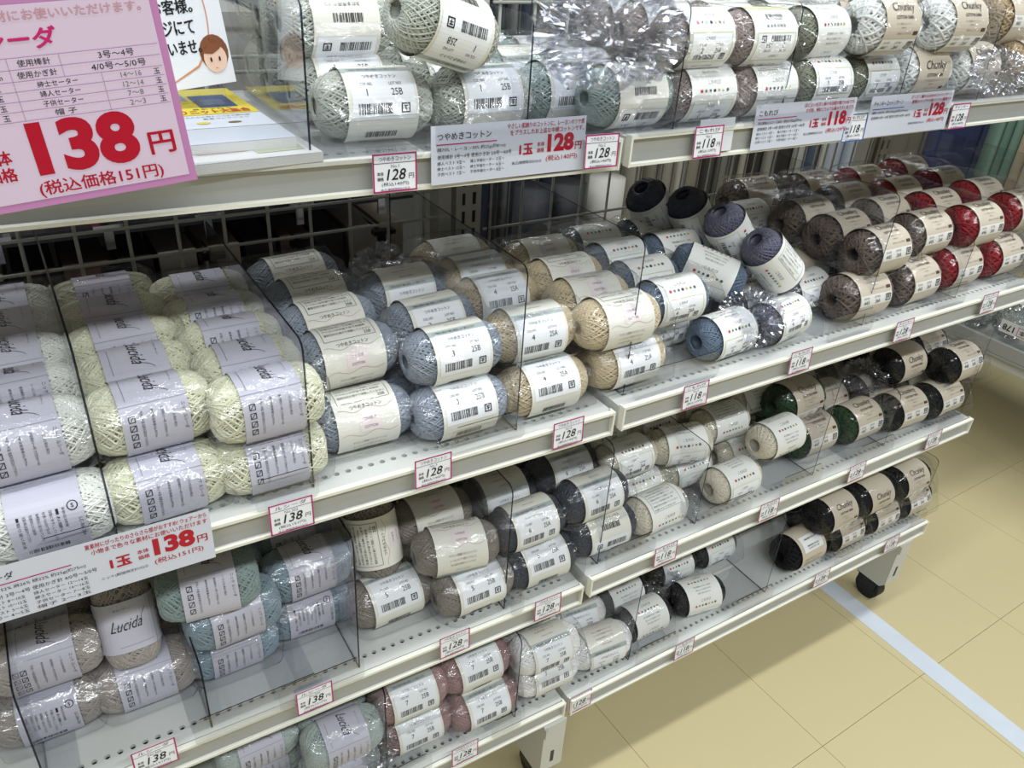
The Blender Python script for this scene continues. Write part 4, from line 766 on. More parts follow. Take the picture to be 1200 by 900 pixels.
    ('D', 'K', 'bk', 0.4117, 0.214, -0.474, 0.5, 0, 0.07, 0, 1, 'black dot-banded yarn ball, lower layer, second from front, right dotted-band column, bottom shelf'),
    ('D', 'C', 'bk', 0.5594, 0.0689, -0.4695, 2.3, 0, 4.15, 0, 0, 'black kraft-banded yarn ball, lower layer, barcode side up, by the divider, bottom shelf'),
    ('D', 'C', 'bk', 0.605, 0.1964, -0.4695, 1.3, 0, 1.41, 0, 0, 'black kraft-banded yarn ball, lower layer, front, behind the barcode ball, bottom shelf'),
    ('D', 'C', 'bk', 0.6689, 0.0674, -0.4695, 1.1, 0, 0.25, 0, 0, 'black kraft-banded yarn ball, lower layer, front, left kraft pair, bottom shelf'),
    ('D', 'C', 'bk', 0.6689, 0.1331, -0.4695, -0.9, 0, 0.34, 0, 1, 'black kraft-banded yarn ball, lower layer, second from front, left kraft pair, bottom shelf'),
    ('D', 'C', 'bk', 0.6689, 0.2628, -0.4695, -0.9, 0, 0.29, 0, 2, 'black kraft-banded yarn ball, lower layer, third from front, left kraft pair, bottom shelf'),
    ('D', 'C', 'bk', 0.6235, 0.0674, -0.4085, 0.3, 0, 0.86, 0, 0, 'black kraft-banded yarn ball, upper layer, front, left kraft pair, bottom shelf'),
    ('D', 'C', 'bk', 0.6235, 0.1381, -0.4085, -1.8, 0, 0.76, 0, 1, 'black kraft-banded yarn ball, upper layer, second from front, left kraft pair, bottom shelf'),
    ('D', 'C', 'bk', 0.6235, 0.2121, -0.4085, -1.1, 0, 0.85, 0, 2, 'black kraft-banded yarn ball, upper layer, third from front, left kraft pair, bottom shelf'),
    ('D', 'C', 'bk', 0.7768, 0.0672, -0.4695, 0.3, 0, 0.34, 0, 0, 'black kraft-banded yarn ball, lower layer, front, right kraft pair, bottom shelf'),
    ('D', 'C', 'bk', 0.7769, 0.1364, -0.4695, -0.7, 0, 0.3, 0, 1, 'black kraft-banded yarn ball, lower layer, second from front, right kraft pair, bottom shelf'),
    ('D', 'C', 'bk', 0.7769, 0.2061, -0.4695, -1.5, 0, 0.37, 0, 2, 'black kraft-banded yarn ball, lower layer, third from front, right kraft pair, bottom shelf'),
    ('D', 'C', 'bk', 0.7313, 0.0673, -0.4085, 1.1, 0, 1.21, 0, 0, 'black kraft-banded yarn ball, upper layer, front, right kraft pair, bottom shelf'),
    ('D', 'C', 'bk', 0.7313, 0.1369, -0.4085, -0.9, 0, 1.36, 0, 1, 'black kraft-banded yarn ball, upper layer, second from front, right kraft pair, bottom shelf'),
    ('D', 'C', 'bk', 0.7313, 0.2105, -0.4085, -1.7, 0, 1.28, 0, 2, 'black kraft-banded yarn ball, upper layer, third from front, right kraft pair, bottom shelf'),
    ('D', 'C', 'bk', 0.8427, 0.0665, -0.4085, -0.1, 0, 0.79, 0, 0, 'black kraft-banded yarn ball, upper layer, front, rightmost end of the shelf, bottom shelf'),
    ('D', 'C', 'bk', 0.8427, 0.1327, -0.4085, 1.3, 0, 0.96, 0, 1, 'black kraft-banded yarn ball, upper layer, second from front, rightmost end of the shelf, bottom shelf'),
    ('D', 'C', 'bk', 0.8427, 0.2015, -0.4085, -0.8, 0, 0.89, 0, 2, 'black kraft-banded yarn ball, upper layer, third from front, rightmost end of the shelf, bottom shelf'),
    ('D', 'C', 'bk', 0.8791, 0.0668, -0.4695, 0.6, 0, 0.11, 0, 0, 'black kraft-banded yarn ball, lower layer, front, rightmost end of the shelf, bottom shelf'),
    ('D', 'C', 'bk', 0.8791, 0.1342, -0.4695, -0.4, 0, 0.26, 0, 1, 'black kraft-banded yarn ball, lower layer, second from front, rightmost end of the shelf, bottom shelf'),
    ('D', 'C', 'bk', 0.8791, 0.2033, -0.4695, -1.1, 0, 0.04, 0, 2, 'black kraft-banded yarn ball, lower layer, third from front, rightmost end of the shelf, bottom shelf'),
]
BAGS = [
    (-0.2487, 0.0894, 0.3647, 0.329, 0.3985, 0.121, 'cellophane bag over the lower row of pale grey-white cream-banded balls, beside the booklets, top shelf'),
    (-0.137, 0.0889, 0.3579, 0.3274, 0.3969, 0.121, 'bag over lower row, pale grey-white cream-banded, behind the long cotton price card, top shelf'),
    (-0.2508, 0.17, 0.373, 0.386, 0.4555, 0.121, 'cellophane bag over the upper row of pale grey-white cream-banded balls, beside the booklets, top shelf'),
    (-0.0244, 0.1084, 0.3619, 0.3258, 0.3953, 0.121, 'bag over lower row, pale seafoam cream-banded, right of the dark divider edge, top shelf'),
    (0.0266, 0.0607, 0.3156, 0.3285, 0.398, 0.121, 'bag over lower row of pale seafoam cream-banded balls, beside the section joint, top shelf'),
    (0.1254, 0.0604, 0.3179, 0.3285, 0.395, 0.114, 'cellophane bag over the lower row of taupe pink dot-banded balls, left taupe column, top shelf'),
    (0.2245, 0.0611, 0.3211, 0.3285, 0.395, 0.114, 'cellophane bag over the lower row of taupe pink dot-banded balls, right taupe column, top shelf'),
    (0.1063, 0.0603, 0.2507, 0.3845, 0.451, 0.114, 'cellophane bag over the upper row of taupe pink dot-banded balls, left taupe column, top shelf'),
    (0.2026, 0.0604, 0.2522, 0.3845, 0.451, 0.114, 'cellophane bag over the upper row of taupe pink dot-banded balls, right taupe column, top shelf'),
    (0.3317, 0.0674, 0.3274, 0.3285, 0.395, 0.114, 'cellophane bag over the lower row of sage green dot-banded balls, left sage column, top shelf'),
    (0.4445, 0.0814, 0.343, 0.3285, 0.395, 0.114, 'cellophane bag over the lower row of sage green dot-banded balls, right sage column, top shelf'),
    (0.3217, 0.0802, 0.281, 0.3845, 0.451, 0.114, 'cellophane bag over the upper row of sage green dot-banded balls, left sage column, top shelf'),
    (0.5435, 0.0754, 0.3004, 0.3285, 0.404, 0.12, 'cellophane bag over the lower row of white kraft-banded balls, left white column, top shelf'),
    (0.6575, 0.0714, 0.2964, 0.3285, 0.404, 0.12, 'cellophane bag over the lower row of white kraft-banded balls, right white column, top shelf'),
    (0.4226, 0.0597, 0.2729, 0.3895, 0.465, 0.12, 'cellophane bag over the upper row of white kraft-banded balls, left white column, top shelf'),
    (0.57, 0.0612, 0.2862, 0.3895, 0.465, 0.12, 'cellophane bag over the upper row of white kraft-banded balls, right white column, top shelf'),
    (0.8125, 0.0768, 0.3018, 0.3285, 0.404, 0.12, 'cellophane bag over the lower row of tan kraft-banded balls, far right corner, top shelf'),
    (0.7741, 0.1012, 0.3262, 0.3895, 0.465, 0.12, 'cellophane bag over the upper row of tan kraft-banded balls, far right corner, top shelf'),
    (-0.5855, 0.0423, 0.3603, 0.0907, 0.1572, 0.112, 'cellophane bag over the upper row of bright white lavender-banded balls, leftmost lavender-banded bag, second shelf'),
    (-0.5792, 0.089, 0.346, 0.0295, 0.096, 0.112, 'bag over lower row of shaded off-white lavender-banded balls, under the leftmost lavender-banded bag, second shelf'),
    (-0.4855, 0.022, 0.3425, 0.0283, 0.0948, 0.112, 'cellophane bag over the lower row of pale cream lavender-banded balls, left cream bag, second shelf'),
    (-0.4867, 0.043, 0.361, 0.0893, 0.1558, 0.112, 'cellophane bag over the upper row of pale cream lavender-banded balls, left cream bag, second shelf'),
    (-0.3911, 0.02, 0.3402, 0.027, 0.0935, 0.112, 'cellophane bag over the lower row of pale cream lavender-banded balls, right cream bag, second shelf'),
    (-0.3921, 0.0183, 0.3283, 0.088, 0.1545, 0.112, 'cellophane bag over the upper row of pale cream lavender-banded balls, right cream bag, second shelf'),
    (-0.2917, 0.0429, 0.3119, 0.0256, 0.0951, 0.121, 'cellophane bag over the lower row of silver blue cream-banded balls, left silver stack, second shelf'),
    (-0.2828, 0.0777, 0.353, 0.0824, 0.1519, 0.121, 'cellophane bag over the upper row of silver blue cream-banded balls, left silver stack, second shelf'),
    (-0.1887, 0.0185, 0.286, 0.0242, 0.0937, 0.121, 'cellophane bag over the lower row of silver blue cream-banded balls, right silver stack, second shelf'),
    (-0.1796, 0.038, 0.2698, 0.0811, 0.1506, 0.121, 'cellophane bag over the upper row of silver blue cream-banded balls, right silver stack, second shelf'),
    (-0.0795, 0.0184, 0.2844, 0.0226, 0.0921, 0.121, 'cellophane bag over the lower row of ecru cream-banded balls, left ecru stack, second shelf'),
    (-0.0748, 0.0449, 0.3354, 0.0797, 0.1492, 0.121, 'cellophane bag over the upper row of ecru cream-banded balls, left ecru stack, second shelf'),
    (0.0377, 0.0181, 0.278, 0.0285, 0.098, 0.121, 'cellophane bag over the lower row of ecru cream-banded balls, right ecru stack, second shelf'),
    (0.0244, 0.0178, 0.2776, 0.0855, 0.155, 0.121, 'cellophane bag over the upper row of ecru cream-banded balls, right ecru stack, second shelf'),
    (0.1369, 0.0758, 0.3171, 0.0285, 0.095, 0.114, 'bag over lower row of steel blue dot-banded balls, left steel blue stack, second shelf'),
    (0.1301, 0.0397, 0.2997, 0.0845, 0.151, 0.114, 'bag over upper row of steel blue dot-banded balls, left steel blue stack, second shelf'),
    (0.2851, 0.1322, 0.3671, 0.0285, 0.095, 0.114, 'bag over lower row of steel blue dot-banded balls, right steel blue stack, second shelf'),
    (0.2344, 0.1683, 0.2968, 0.0845, 0.151, 0.114, 'bag over upper row of steel blue dot-banded balls, right steel blue stack, second shelf'),
    (0.3109, 0.0182, 0.2532, 0.0285, 0.095, 0.114, 'cellophane bag over the lower row of purple-grey dot-banded balls, left purple-grey stack, second shelf'),
    (0.4192, 0.0747, 0.3478, 0.0285, 0.095, 0.114, 'cellophane bag over the lower row of purple-grey dot-banded balls, right purple-grey stack, second shelf'),
    (0.4798, 0.0184, 0.2984, 0.0285, 0.104, 0.12, 'cellophane bag over the lower row of brown-charcoal kraft-banded balls, left charcoal column, second shelf'),
    (0.511, 0.028, 0.3586, 0.0895, 0.165, 0.12, 'cellophane bag over the upper row of brown-charcoal kraft-banded balls, left charcoal column, second shelf'),
    (0.6038, 0.0202, 0.3192, 0.0285, 0.104, 0.12, 'cellophane bag over the lower row of brown-charcoal kraft-banded balls, right charcoal column, second shelf'),
    (0.6438, 0.0486, 0.3476, 0.0895, 0.165, 0.12, 'cellophane bag over the upper row of brown-charcoal kraft-banded balls, right charcoal column, second shelf'),
    (0.7314, 0.0287, 0.3277, 0.0285, 0.104, 0.12, 'cellophane bag over the lower row of deep red kraft-banded balls, left crimson column, second shelf'),
    (0.7701, 0.0396, 0.3386, 0.0895, 0.165, 0.12, 'cellophane bag over the upper row of deep red kraft-banded balls, left crimson column, second shelf'),
    (0.8552, 0.0289, 0.3279, 0.0285, 0.104, 0.12, 'cellophane bag over the lower row of deep red kraft-banded balls, right crimson column, second shelf'),
    (0.9199, 0.0533, 0.3523, 0.0895, 0.165, 0.12, 'cellophane bag over the upper row of deep red kraft-banded balls, right crimson column, second shelf'),
    (-0.6341, 0.082, 0.2132, -0.2578, -0.1913, 0.112, 'cellophane bag over the lower row of grey-beige lavender-banded balls, leftmost open bag, third shelf'),
    (-0.6235, 0.0926, 0.2231, -0.1968, -0.1303, 0.112, 'cellophane bag over the upper row of grey-beige lavender-banded balls, leftmost open bag, third shelf'),
    (-0.5407, 0.0787, 0.2107, -0.2589, -0.1924, 0.112, 'bag over lower row of grey-beige lavender-banded balls, left of the clear divider, third shelf'),
    (-0.4467, 0.0782, 0.2087, -0.2603, -0.1938, 0.112, 'cellophane bag over the lower row of pale blue lavender-banded balls, left blue stack, third shelf'),
    (-0.4428, 0.0645, 0.2575, -0.1993, -0.1328, 0.112, 'cellophane bag over the upper row of pale blue lavender-banded balls, left blue stack, third shelf'),
    (-0.3526, 0.0937, 0.2242, -0.2616, -0.1951, 0.112, 'cellophane bag over the lower row of pale blue lavender-banded balls, right blue stack, third shelf'),
    (-0.348, 0.0937, 0.2242, -0.2006, -0.1341, 0.112, 'cellophane bag over the upper row of pale blue lavender-banded balls, right blue stack, third shelf'),
    (-0.2544, 0.0598, 0.2628, -0.263, -0.1935, 0.121, 'bag over lower row of warm grey cream-banded balls, left warm grey stack, third shelf'),
    (-0.1528, 0.0276, 0.2306, -0.2642, -0.1947, 0.121, 'bag over lower row of warm grey cream-banded balls, right warm grey stack, third shelf'),
    (-0.1703, 0.0449, 0.2497, -0.2071, -0.1376, 0.121, 'bag over upper row of warm grey cream-banded balls, right warm grey stack, third shelf'),
    (-0.0498, 0.0297, 0.2327, -0.2658, -0.1963, 0.121, 'cellophane bag over the lower row of dark charcoal cream-banded balls, left charcoal stack, third shelf'),
    (-0.0659, 0.045, 0.2497, -0.2087, -0.1392, 0.121, 'cellophane bag over the upper row of dark charcoal cream-banded balls, left charcoal stack, third shelf'),
    (0.0532, 0.0294, 0.2324, -0.2525, -0.183, 0.121, 'cellophane bag over the lower row of dark charcoal cream-banded balls, right charcoal stack, third shelf'),
    (0.0362, 0.0394, 0.2431, -0.1955, -0.126, 0.121, 'cellophane bag over the upper row of dark charcoal cream-banded balls, right charcoal stack, third shelf'),
    (0.1607, 0.0895, 0.2183, -0.2525, -0.186, 0.114, 'cellophane bag over the lower row of soft cream dot-banded balls, left cream stack, third shelf'),
    (0.2572, 0.0859, 0.2728, -0.2525, -0.186, 0.114, 'cellophane bag over the lower row of soft cream dot-banded balls, middle cream stack, third shelf'),
    (0.1351, 0.0906, 0.2237, -0.1965, -0.13, 0.114, 'cellophane bag over the upper row of soft cream dot-banded balls, left cream stack, third shelf'),
    (0.3756, 0.0866, 0.2151, -0.2525, -0.186, 0.114, 'cellophane bag over the lower row of soft cream dot-banded balls, right cream stack, third shelf'),
    (0.3319, 0.0984, 0.2304, -0.1965, -0.13, 0.114, 'bag over upper row, soft cream dot-banded, right of the middle cream stack, third shelf'),
    (0.4408, 0.1379, 0.3216, -0.1965, -0.13, 0.114, 'bag over upper row of soft cream dot-banded balls, behind the toppled cream ball, third shelf'),
    (0.5163, 0.0524, 0.2034, -0.2525, -0.177, 0.12, 'cellophane bag over the lower row of dark green kraft-banded balls, left green column, third shelf'),
    (0.4901, 0.0792, 0.2677, -0.1915, -0.116, 0.12, 'cellophane bag over the upper row of dark green kraft-banded balls, left green column, third shelf'),
    (0.6277, 0.0445, 0.2695, -0.2525, -0.177, 0.12, 'cellophane bag over the lower row of dark green kraft-banded balls, right green column, third shelf'),
    (0.7406, 0.0322, 0.2572, -0.2525, -0.177, 0.12, 'cellophane bag over the lower row of black kraft-banded balls, left black column, third shelf'),
    (0.7776, 0.0818, 0.2328, -0.1915, -0.116, 0.12, 'cellophane bag over the upper row of black kraft-banded balls, left black column, third shelf'),
    (0.8428, 0.0264, 0.2477, -0.2525, -0.177, 0.12, 'cellophane bag over the lower row of black kraft-banded balls, right black column, third shelf'),
    (0.8794, 0.0349, 0.2599, -0.1915, -0.116, 0.12, 'cellophane bag over the upper row of black kraft-banded balls, right black column, third shelf'),
    (-0.748, 0.1156, 0.2461, -0.256, -0.1895, 0.112, 'bag over lower row of pale green lavender-banded balls, beyond the far left divider, third shelf'),
    (-0.4294, 0.0938, 0.2217, -0.5046, -0.4381, 0.112, 'cellophane bag over the lower row of seafoam grey lavender-banded balls, left seafoam stack, bottom shelf'),
    (-0.338, 0.0351, 0.2339, -0.5057, -0.4392, 0.112, 'cellophane bag over the lower row of seafoam grey lavender-banded balls, right seafoam stack, bottom shelf'),
    (-0.3399, 0.0284, 0.2177, -0.4447, -0.3782, 0.112, 'cellophane bag over the upper row of seafoam grey lavender-banded balls, right seafoam stack, bottom shelf'),
    (-0.4373, 0.0749, 0.2679, -0.4434, -0.3769, 0.112, 'cellophane bag over the upper row of seafoam grey lavender-banded balls, left seafoam stack, bottom shelf'),
    (-0.231, 0.0413, 0.2443, -0.5073, -0.4378, 0.121, 'cellophane bag over the lower row of dusty pink cream-banded balls, left pink stack, bottom shelf'),
    (-0.2351, 0.0498, 0.2528, -0.4502, -0.3807, 0.121, 'cellophane bag over the upper row of dusty pink cream-banded balls, left pink stack, bottom shelf'),
    (-0.1281, 0.0286, 0.2316, -0.5087, -0.4392, 0.121, 'cellophane bag over the lower row of dusty pink cream-banded balls, right pink stack, bottom shelf'),
    (-0.1316, 0.051, 0.254, -0.4517, -0.3822, 0.121, 'cellophane bag over the upper row of dusty pink cream-banded balls, right pink stack, bottom shelf'),
    (-0.0114, 0.0297, 0.2342, -0.5065, -0.437, 0.121, 'bag over lower row of snow white cream-banded balls, left snow white stack, bottom shelf'),
    (-0.0232, 0.0283, 0.1626, -0.4532, -0.3837, 0.121, 'bag over upper row of snow white cream-banded balls, left snow white stack, bottom shelf'),
    (0.0854, 0.0284, 0.1673, -0.5065, -0.437, 0.121, 'bag over lower row, snow white cream-banded, right of the left snow white stack, bottom shelf'),
    (0.1788, 0.0419, 0.2874, -0.5065, -0.44, 0.114, 'cellophane bag over the lower row of black dot-banded balls, left dotted-band column, bottom shelf'),
    (0.31, 0.1155, 0.2475, -0.5065, -0.44, 0.114, 'cellophane bag over the lower row of black dot-banded balls, middle dotted-band column, bottom shelf'),
    (0.4117, 0.1155, 0.2475, -0.5065, -0.44, 0.114, 'cellophane bag over the lower row of black dot-banded balls, right dotted-band column, bottom shelf'),
    (0.6689, 0.0284, 0.3008, -0.5065, -0.431, 0.12, 'cellophane bag over the lower row of black kraft-banded balls, left kraft pair, bottom shelf'),
    (0.6235, 0.0284, 0.2501, -0.4455, -0.37, 0.12, 'cellophane bag over the upper row of black kraft-banded balls, left kraft pair, bottom shelf'),
    (0.7769, 0.0282, 0.2441, -0.5065, -0.431, 0.12, 'cellophane bag over the lower row of black kraft-banded balls, right kraft pair, bottom shelf'),
    (0.7313, 0.0283, 0.2485, -0.4455, -0.37, 0.12, 'cellophane bag over the upper row of black kraft-banded balls, right kraft pair, bottom shelf'),
    (0.8427, 0.0275, 0.2395, -0.4455, -0.37, 0.12, 'bag over upper row of black kraft-banded balls, rightmost end of the shelf, bottom shelf'),
    (0.8791, 0.0278, 0.2413, -0.5065, -0.431, 0.12, 'bag over lower row of black kraft-banded balls, rightmost end of the shelf, bottom shelf'),
]
CRUMPLES = [
    ((-0.0237, 0.0712, 0.425), 0.095, 0.075, 0.055, 'big crumpled clear bag lying on the seafoam balls, top shelf', 1, 0.1),
    ((0.2515, 0.0538, 0.075), 0.06, 0.05, 0.042, 'crumpled clear bag around the front steel blue ball, second shelf', 2, 0.3),
    ((0.1928, 0.0478, -0.215), 0.03, 0.03, 0.022, 'crumpled bag end beside the bagged cream ball, third shelf', 3, 0.1),
    ((0.6955, 0.1273, -0.165), 0.06, 0.045, 0.032, 'crumpled clear bag on the dark green balls, third shelf', 4, 0.2),
    ((-0.2972, 0.0564, -0.46), 0.035, 0.03, 0.022, 'crumpled bag end right of the seafoam skeins, bottom shelf', 5, 0.2),
    ((0.5063, -0.0253, 0.39), 0.03, 0.04, 0.03, 'crumpled bag end before the tan balls, top shelf', 6, 0.2),
    ((-0.1601, 0.3159, 0.1), 0.05, 0.05, 0.05, 'empty clear bag sagging behind the right silver balls, second shelf', 7, 0.0),
    ((0.2583, 0.1239, -0.465), 0.05, 0.05, 0.016, 'flattened clear bag between the dotted-band balls, bottom shelf', 8, 0.4),
]
TAGS = [
    (-0.2596, 0.0525, 0.3205, 'T', 'No.1', '128', '140', 0.042, 'small white magenta-edged price tag reading 128, leftmost on the top rail', (176, 38, 110)),
    (-0.0367, 0.0475, 0.3215, 'T', 'No.2', '128', '140', 0.042, 'small white magenta-edged price tag reading 128, second from left on the top rail', (176, 38, 110)),
    (0.1096, 0.0475, 0.3193, 'K', 'No.2', '118', '129', 0.042, 'small white magenta-edged price tag reading 118, third from left on the top rail', (176, 38, 110)),
    (0.3599, 0.0495, 0.3164, 'K', '', '118', '129', 0.042, 'small white blue-edged price tag reading 118, fourth from left on the top rail', (50, 100, 170)),
    (0.5785, 0.0475, 0.3171, 'C', '', '128', '140', 0.042, 'small white magenta-edged price tag reading 128, rightmost on the top rail', (176, 38, 110)),
    (-0.3922, 0.0025, 0.0226, 'L', 'No.302', '138', '151', 0.042, 'small white magenta-edged price tag reading 138, leftmost on the second rail', (176, 38, 110)),
    (-0.2437, 0.0025, 0.0248, 'T', 'No.3', '128', '140', 0.042, 'small white magenta-edged price tag reading 128, second from left on the second rail', (176, 38, 110)),
    (-0.0735, 0.0025, 0.0196, 'T', 'No.4', '128', '140', 0.042, 'small white magenta-edged price tag reading 128, third from left on the second rail', (176, 38, 110)),
    (0.1142, -0.0035, 0.0221, 'K', 'No.5', '118', '129', 0.042, 'small white magenta-edged price tag reading 118, fourth from left on the second rail', (176, 38, 110)),
    (0.3042, -0.0035, 0.0249, 'K', 'No.6', '118', '129', 0.042, 'small white magenta-edged price tag reading 118, fifth from left on the second rail', (176, 38, 110)),
    (0.5301, -0.0035, 0.0228, 'C', 'No.3', '128', '140', 0.042, 'small white magenta-edged price tag reading 128, sixth from left on the second rail', (176, 38, 110)),
    (0.7518, -0.0035, 0.0246, 'C', 'No.4', '128', '140', 0.042, 'small white magenta-edged price tag reading 128, rightmost on the second rail', (176, 38, 110)),
    (-0.5516, 0.0135, -0.2414, 'L', 'No.303', '138', '151', 0.042, 'small white magenta-edged price tag reading 138, leftmost on the third rail', (176, 38, 110)),
    (-0.3838, 0.0135, -0.2542, 'L', 'No.304', '138', '151', 0.042, 'small white magenta-edged price tag reading 138, second from left on the third rail', (176, 38, 110)),
    (-0.2048, 0.0135, -0.2625, 'T', 'No.5', '128', '140', 0.042, 'small white magenta-edged price tag reading 128, third from left on the third rail', (176, 38, 110)),
    (-0.065, 0.0135, -0.2683, 'T', 'No.6', '128', '140', 0.042, 'small white magenta-edged price tag reading 128, fourth from left on the third rail', (176, 38, 110)),
    (0.1329, 0.0075, -0.2553, 'K', 'No.7', '118', '129', 0.042, 'small white magenta-edged price tag reading 118, fifth from left on the third rail', (176, 38, 110)),
    (0.345, 0.0075, -0.2564, 'K', 'No.8', '118', '129', 0.042, 'small white magenta-edged price tag reading 118, sixth from left on the third rail', (176, 38, 110)),
    (0.556, 0.0075, -0.2543, 'C', 'No.5', '128', '140', 0.042, 'small white magenta-edged price tag reading 128, seventh from left on the third rail', (176, 38, 110)),
    (0.7715, 0.0075, -0.2551, 'C', 'No.6', '128', '140', 0.042, 'small white magenta-edged price tag reading 128, rightmost on the third rail', (176, 38, 110)),
    (-0.1808, 0.0155, -0.4978, 'T', 'No.7', '128', '140', 0.042, 'small white magenta-edged price tag reading 128, leftmost on the bottom rail', (176, 38, 110)),
    (0.0213, 0.0155, -0.5148, 'T', 'No.8', '128', '140', 0.042, 'small white magenta-edged price tag reading 128, second from left on the bottom rail', (176, 38, 110)),
    (0.2284, 0.0105, -0.5061, 'K', 'No.9', '118', '129', 0.042, 'small white magenta-edged price tag reading 118, third from left on the bottom rail', (176, 38, 110)),
    (0.5669, 0.0105, -0.503, 'C', 'No.7', '128', '140', 0.042, 'small white magenta-edged price tag reading 128, fourth from left on the bottom rail', (176, 38, 110)),
    (0.7757, 0.0105, -0.5073, 'C', 'No.8', '128', '140', 0.042, 'small white magenta-edged price tag reading 128, rightmost on the bottom rail', (176, 38, 110)),
]
BOLTS = [
    (0.497, 0.06, (28, 34, 48), 'near-black'),
    (0.54, 0.026, (110, 112, 112), 'grey'),
    (0.582, 0.057, (52, 60, 74), 'slate'),
    (0.626, 0.032, (104, 102, 92), 'olive grey'),
    (0.671, 0.057, (38, 46, 62), 'dark navy'),
    (0.718, 0.036, (96, 94, 88), 'olive grey'),
    (0.767, 0.063, (34, 38, 46), 'near-black'),
    (0.831, 0.065, (176, 172, 160), 'pale beige'),
    (0.898, 0.07, (150, 146, 134), 'beige'),
    (0.97, 0.072, (168, 164, 154), 'pale beige'),
    (1.035, 0.058, (140, 136, 124), 'beige'),
    (1.094, 0.06, (160, 156, 146), 'pale beige'),
    (1.139, 0.03, (196, 194, 186), 'off-white'),
    (1.194, 0.08, (146, 140, 128), 'beige'),
    (1.263, 0.057, (70, 68, 66), 'charcoal'),
    (1.317, 0.051, (120, 122, 118), 'grey'),
    (1.361, 0.037, (60, 58, 56), 'charcoal'),
    (1.399, 0.038, (178, 174, 160), 'pale beige'),
    (1.456, 0.078, (54, 48, 44), 'charcoal'),
    (1.519, 0.048, (168, 164, 154), 'pale beige'),
    (1.588, 0.09, (46, 42, 40), 'charcoal'),
    (1.662, 0.059, (176, 178, 172), 'off-white'),
    (1.726, 0.069, (74, 86, 104), 'blue grey'),
    (1.774, 0.026, (190, 188, 178), 'off-white'),
    (1.842, 0.108, (176, 182, 196), 'pale blue'),
    (1.929, 0.065, (182, 188, 200), 'pale blue'),
    (2.029, 0.136, (140, 134, 116), 'beige'),
    (2.243, 0.293, (106, 102, 92), 'taupe'),
    (2.597, 0.413, (36, 50, 96), 'navy blue'),
    (2.829, 0.051, (132, 164, 152), 'teal'),
    (2.893, 0.078, (112, 148, 138), 'teal'),
    (2.972, 0.08, (126, 160, 148), 'teal'),
    (3.064, 0.103, (190, 180, 162), 'pale beige'),
    (3.176, 0.121, (200, 190, 172), 'pale beige'),
    (3.303, 0.133, (186, 176, 158), 'pale beige'),
]

# ------------------------------------------------------------------ yarn balls
def sgp(v, p): return np.sign(v) * np.abs(v) ** p
SH = {'T': dict(a=.0535, R=.0297, p=.80, q=.48, w=.0021, N=78, cap=.008, cv=.10, hole=.006),
      'K': dict(a=.0500, R=.0282, p=.78, q=.44, w=.0020, N=78, cap=.010, cv=.10, hole=.008),
      'C': dict(a=.0525, R=.0305, p=.62, q=.38, w=.0040, N=42, cap=.010, cv=.12, hole=.008),
      'L': dict(a=.0500, R=.0285, p=.70, q=.36, w=.0019, N=86, cap=.005, cv=.22, hole=.0)}
def surf(k, phi, th, off=0.0):
    s = SH[k]
    x = (s['a'] + off) * sgp(np.cos(phi), s['p']); r = (s['R'] + off) * np.abs(np.sin(phi)) ** s['q']
    if k == 'L':
        return np.stack([x, -r * sgp(np.cos(th), .72) * 0.97, r * sgp(np.sin(th), .72)], -1)
    return np.stack([x, -r * np.cos(th), r * np.sin(th)], -1)
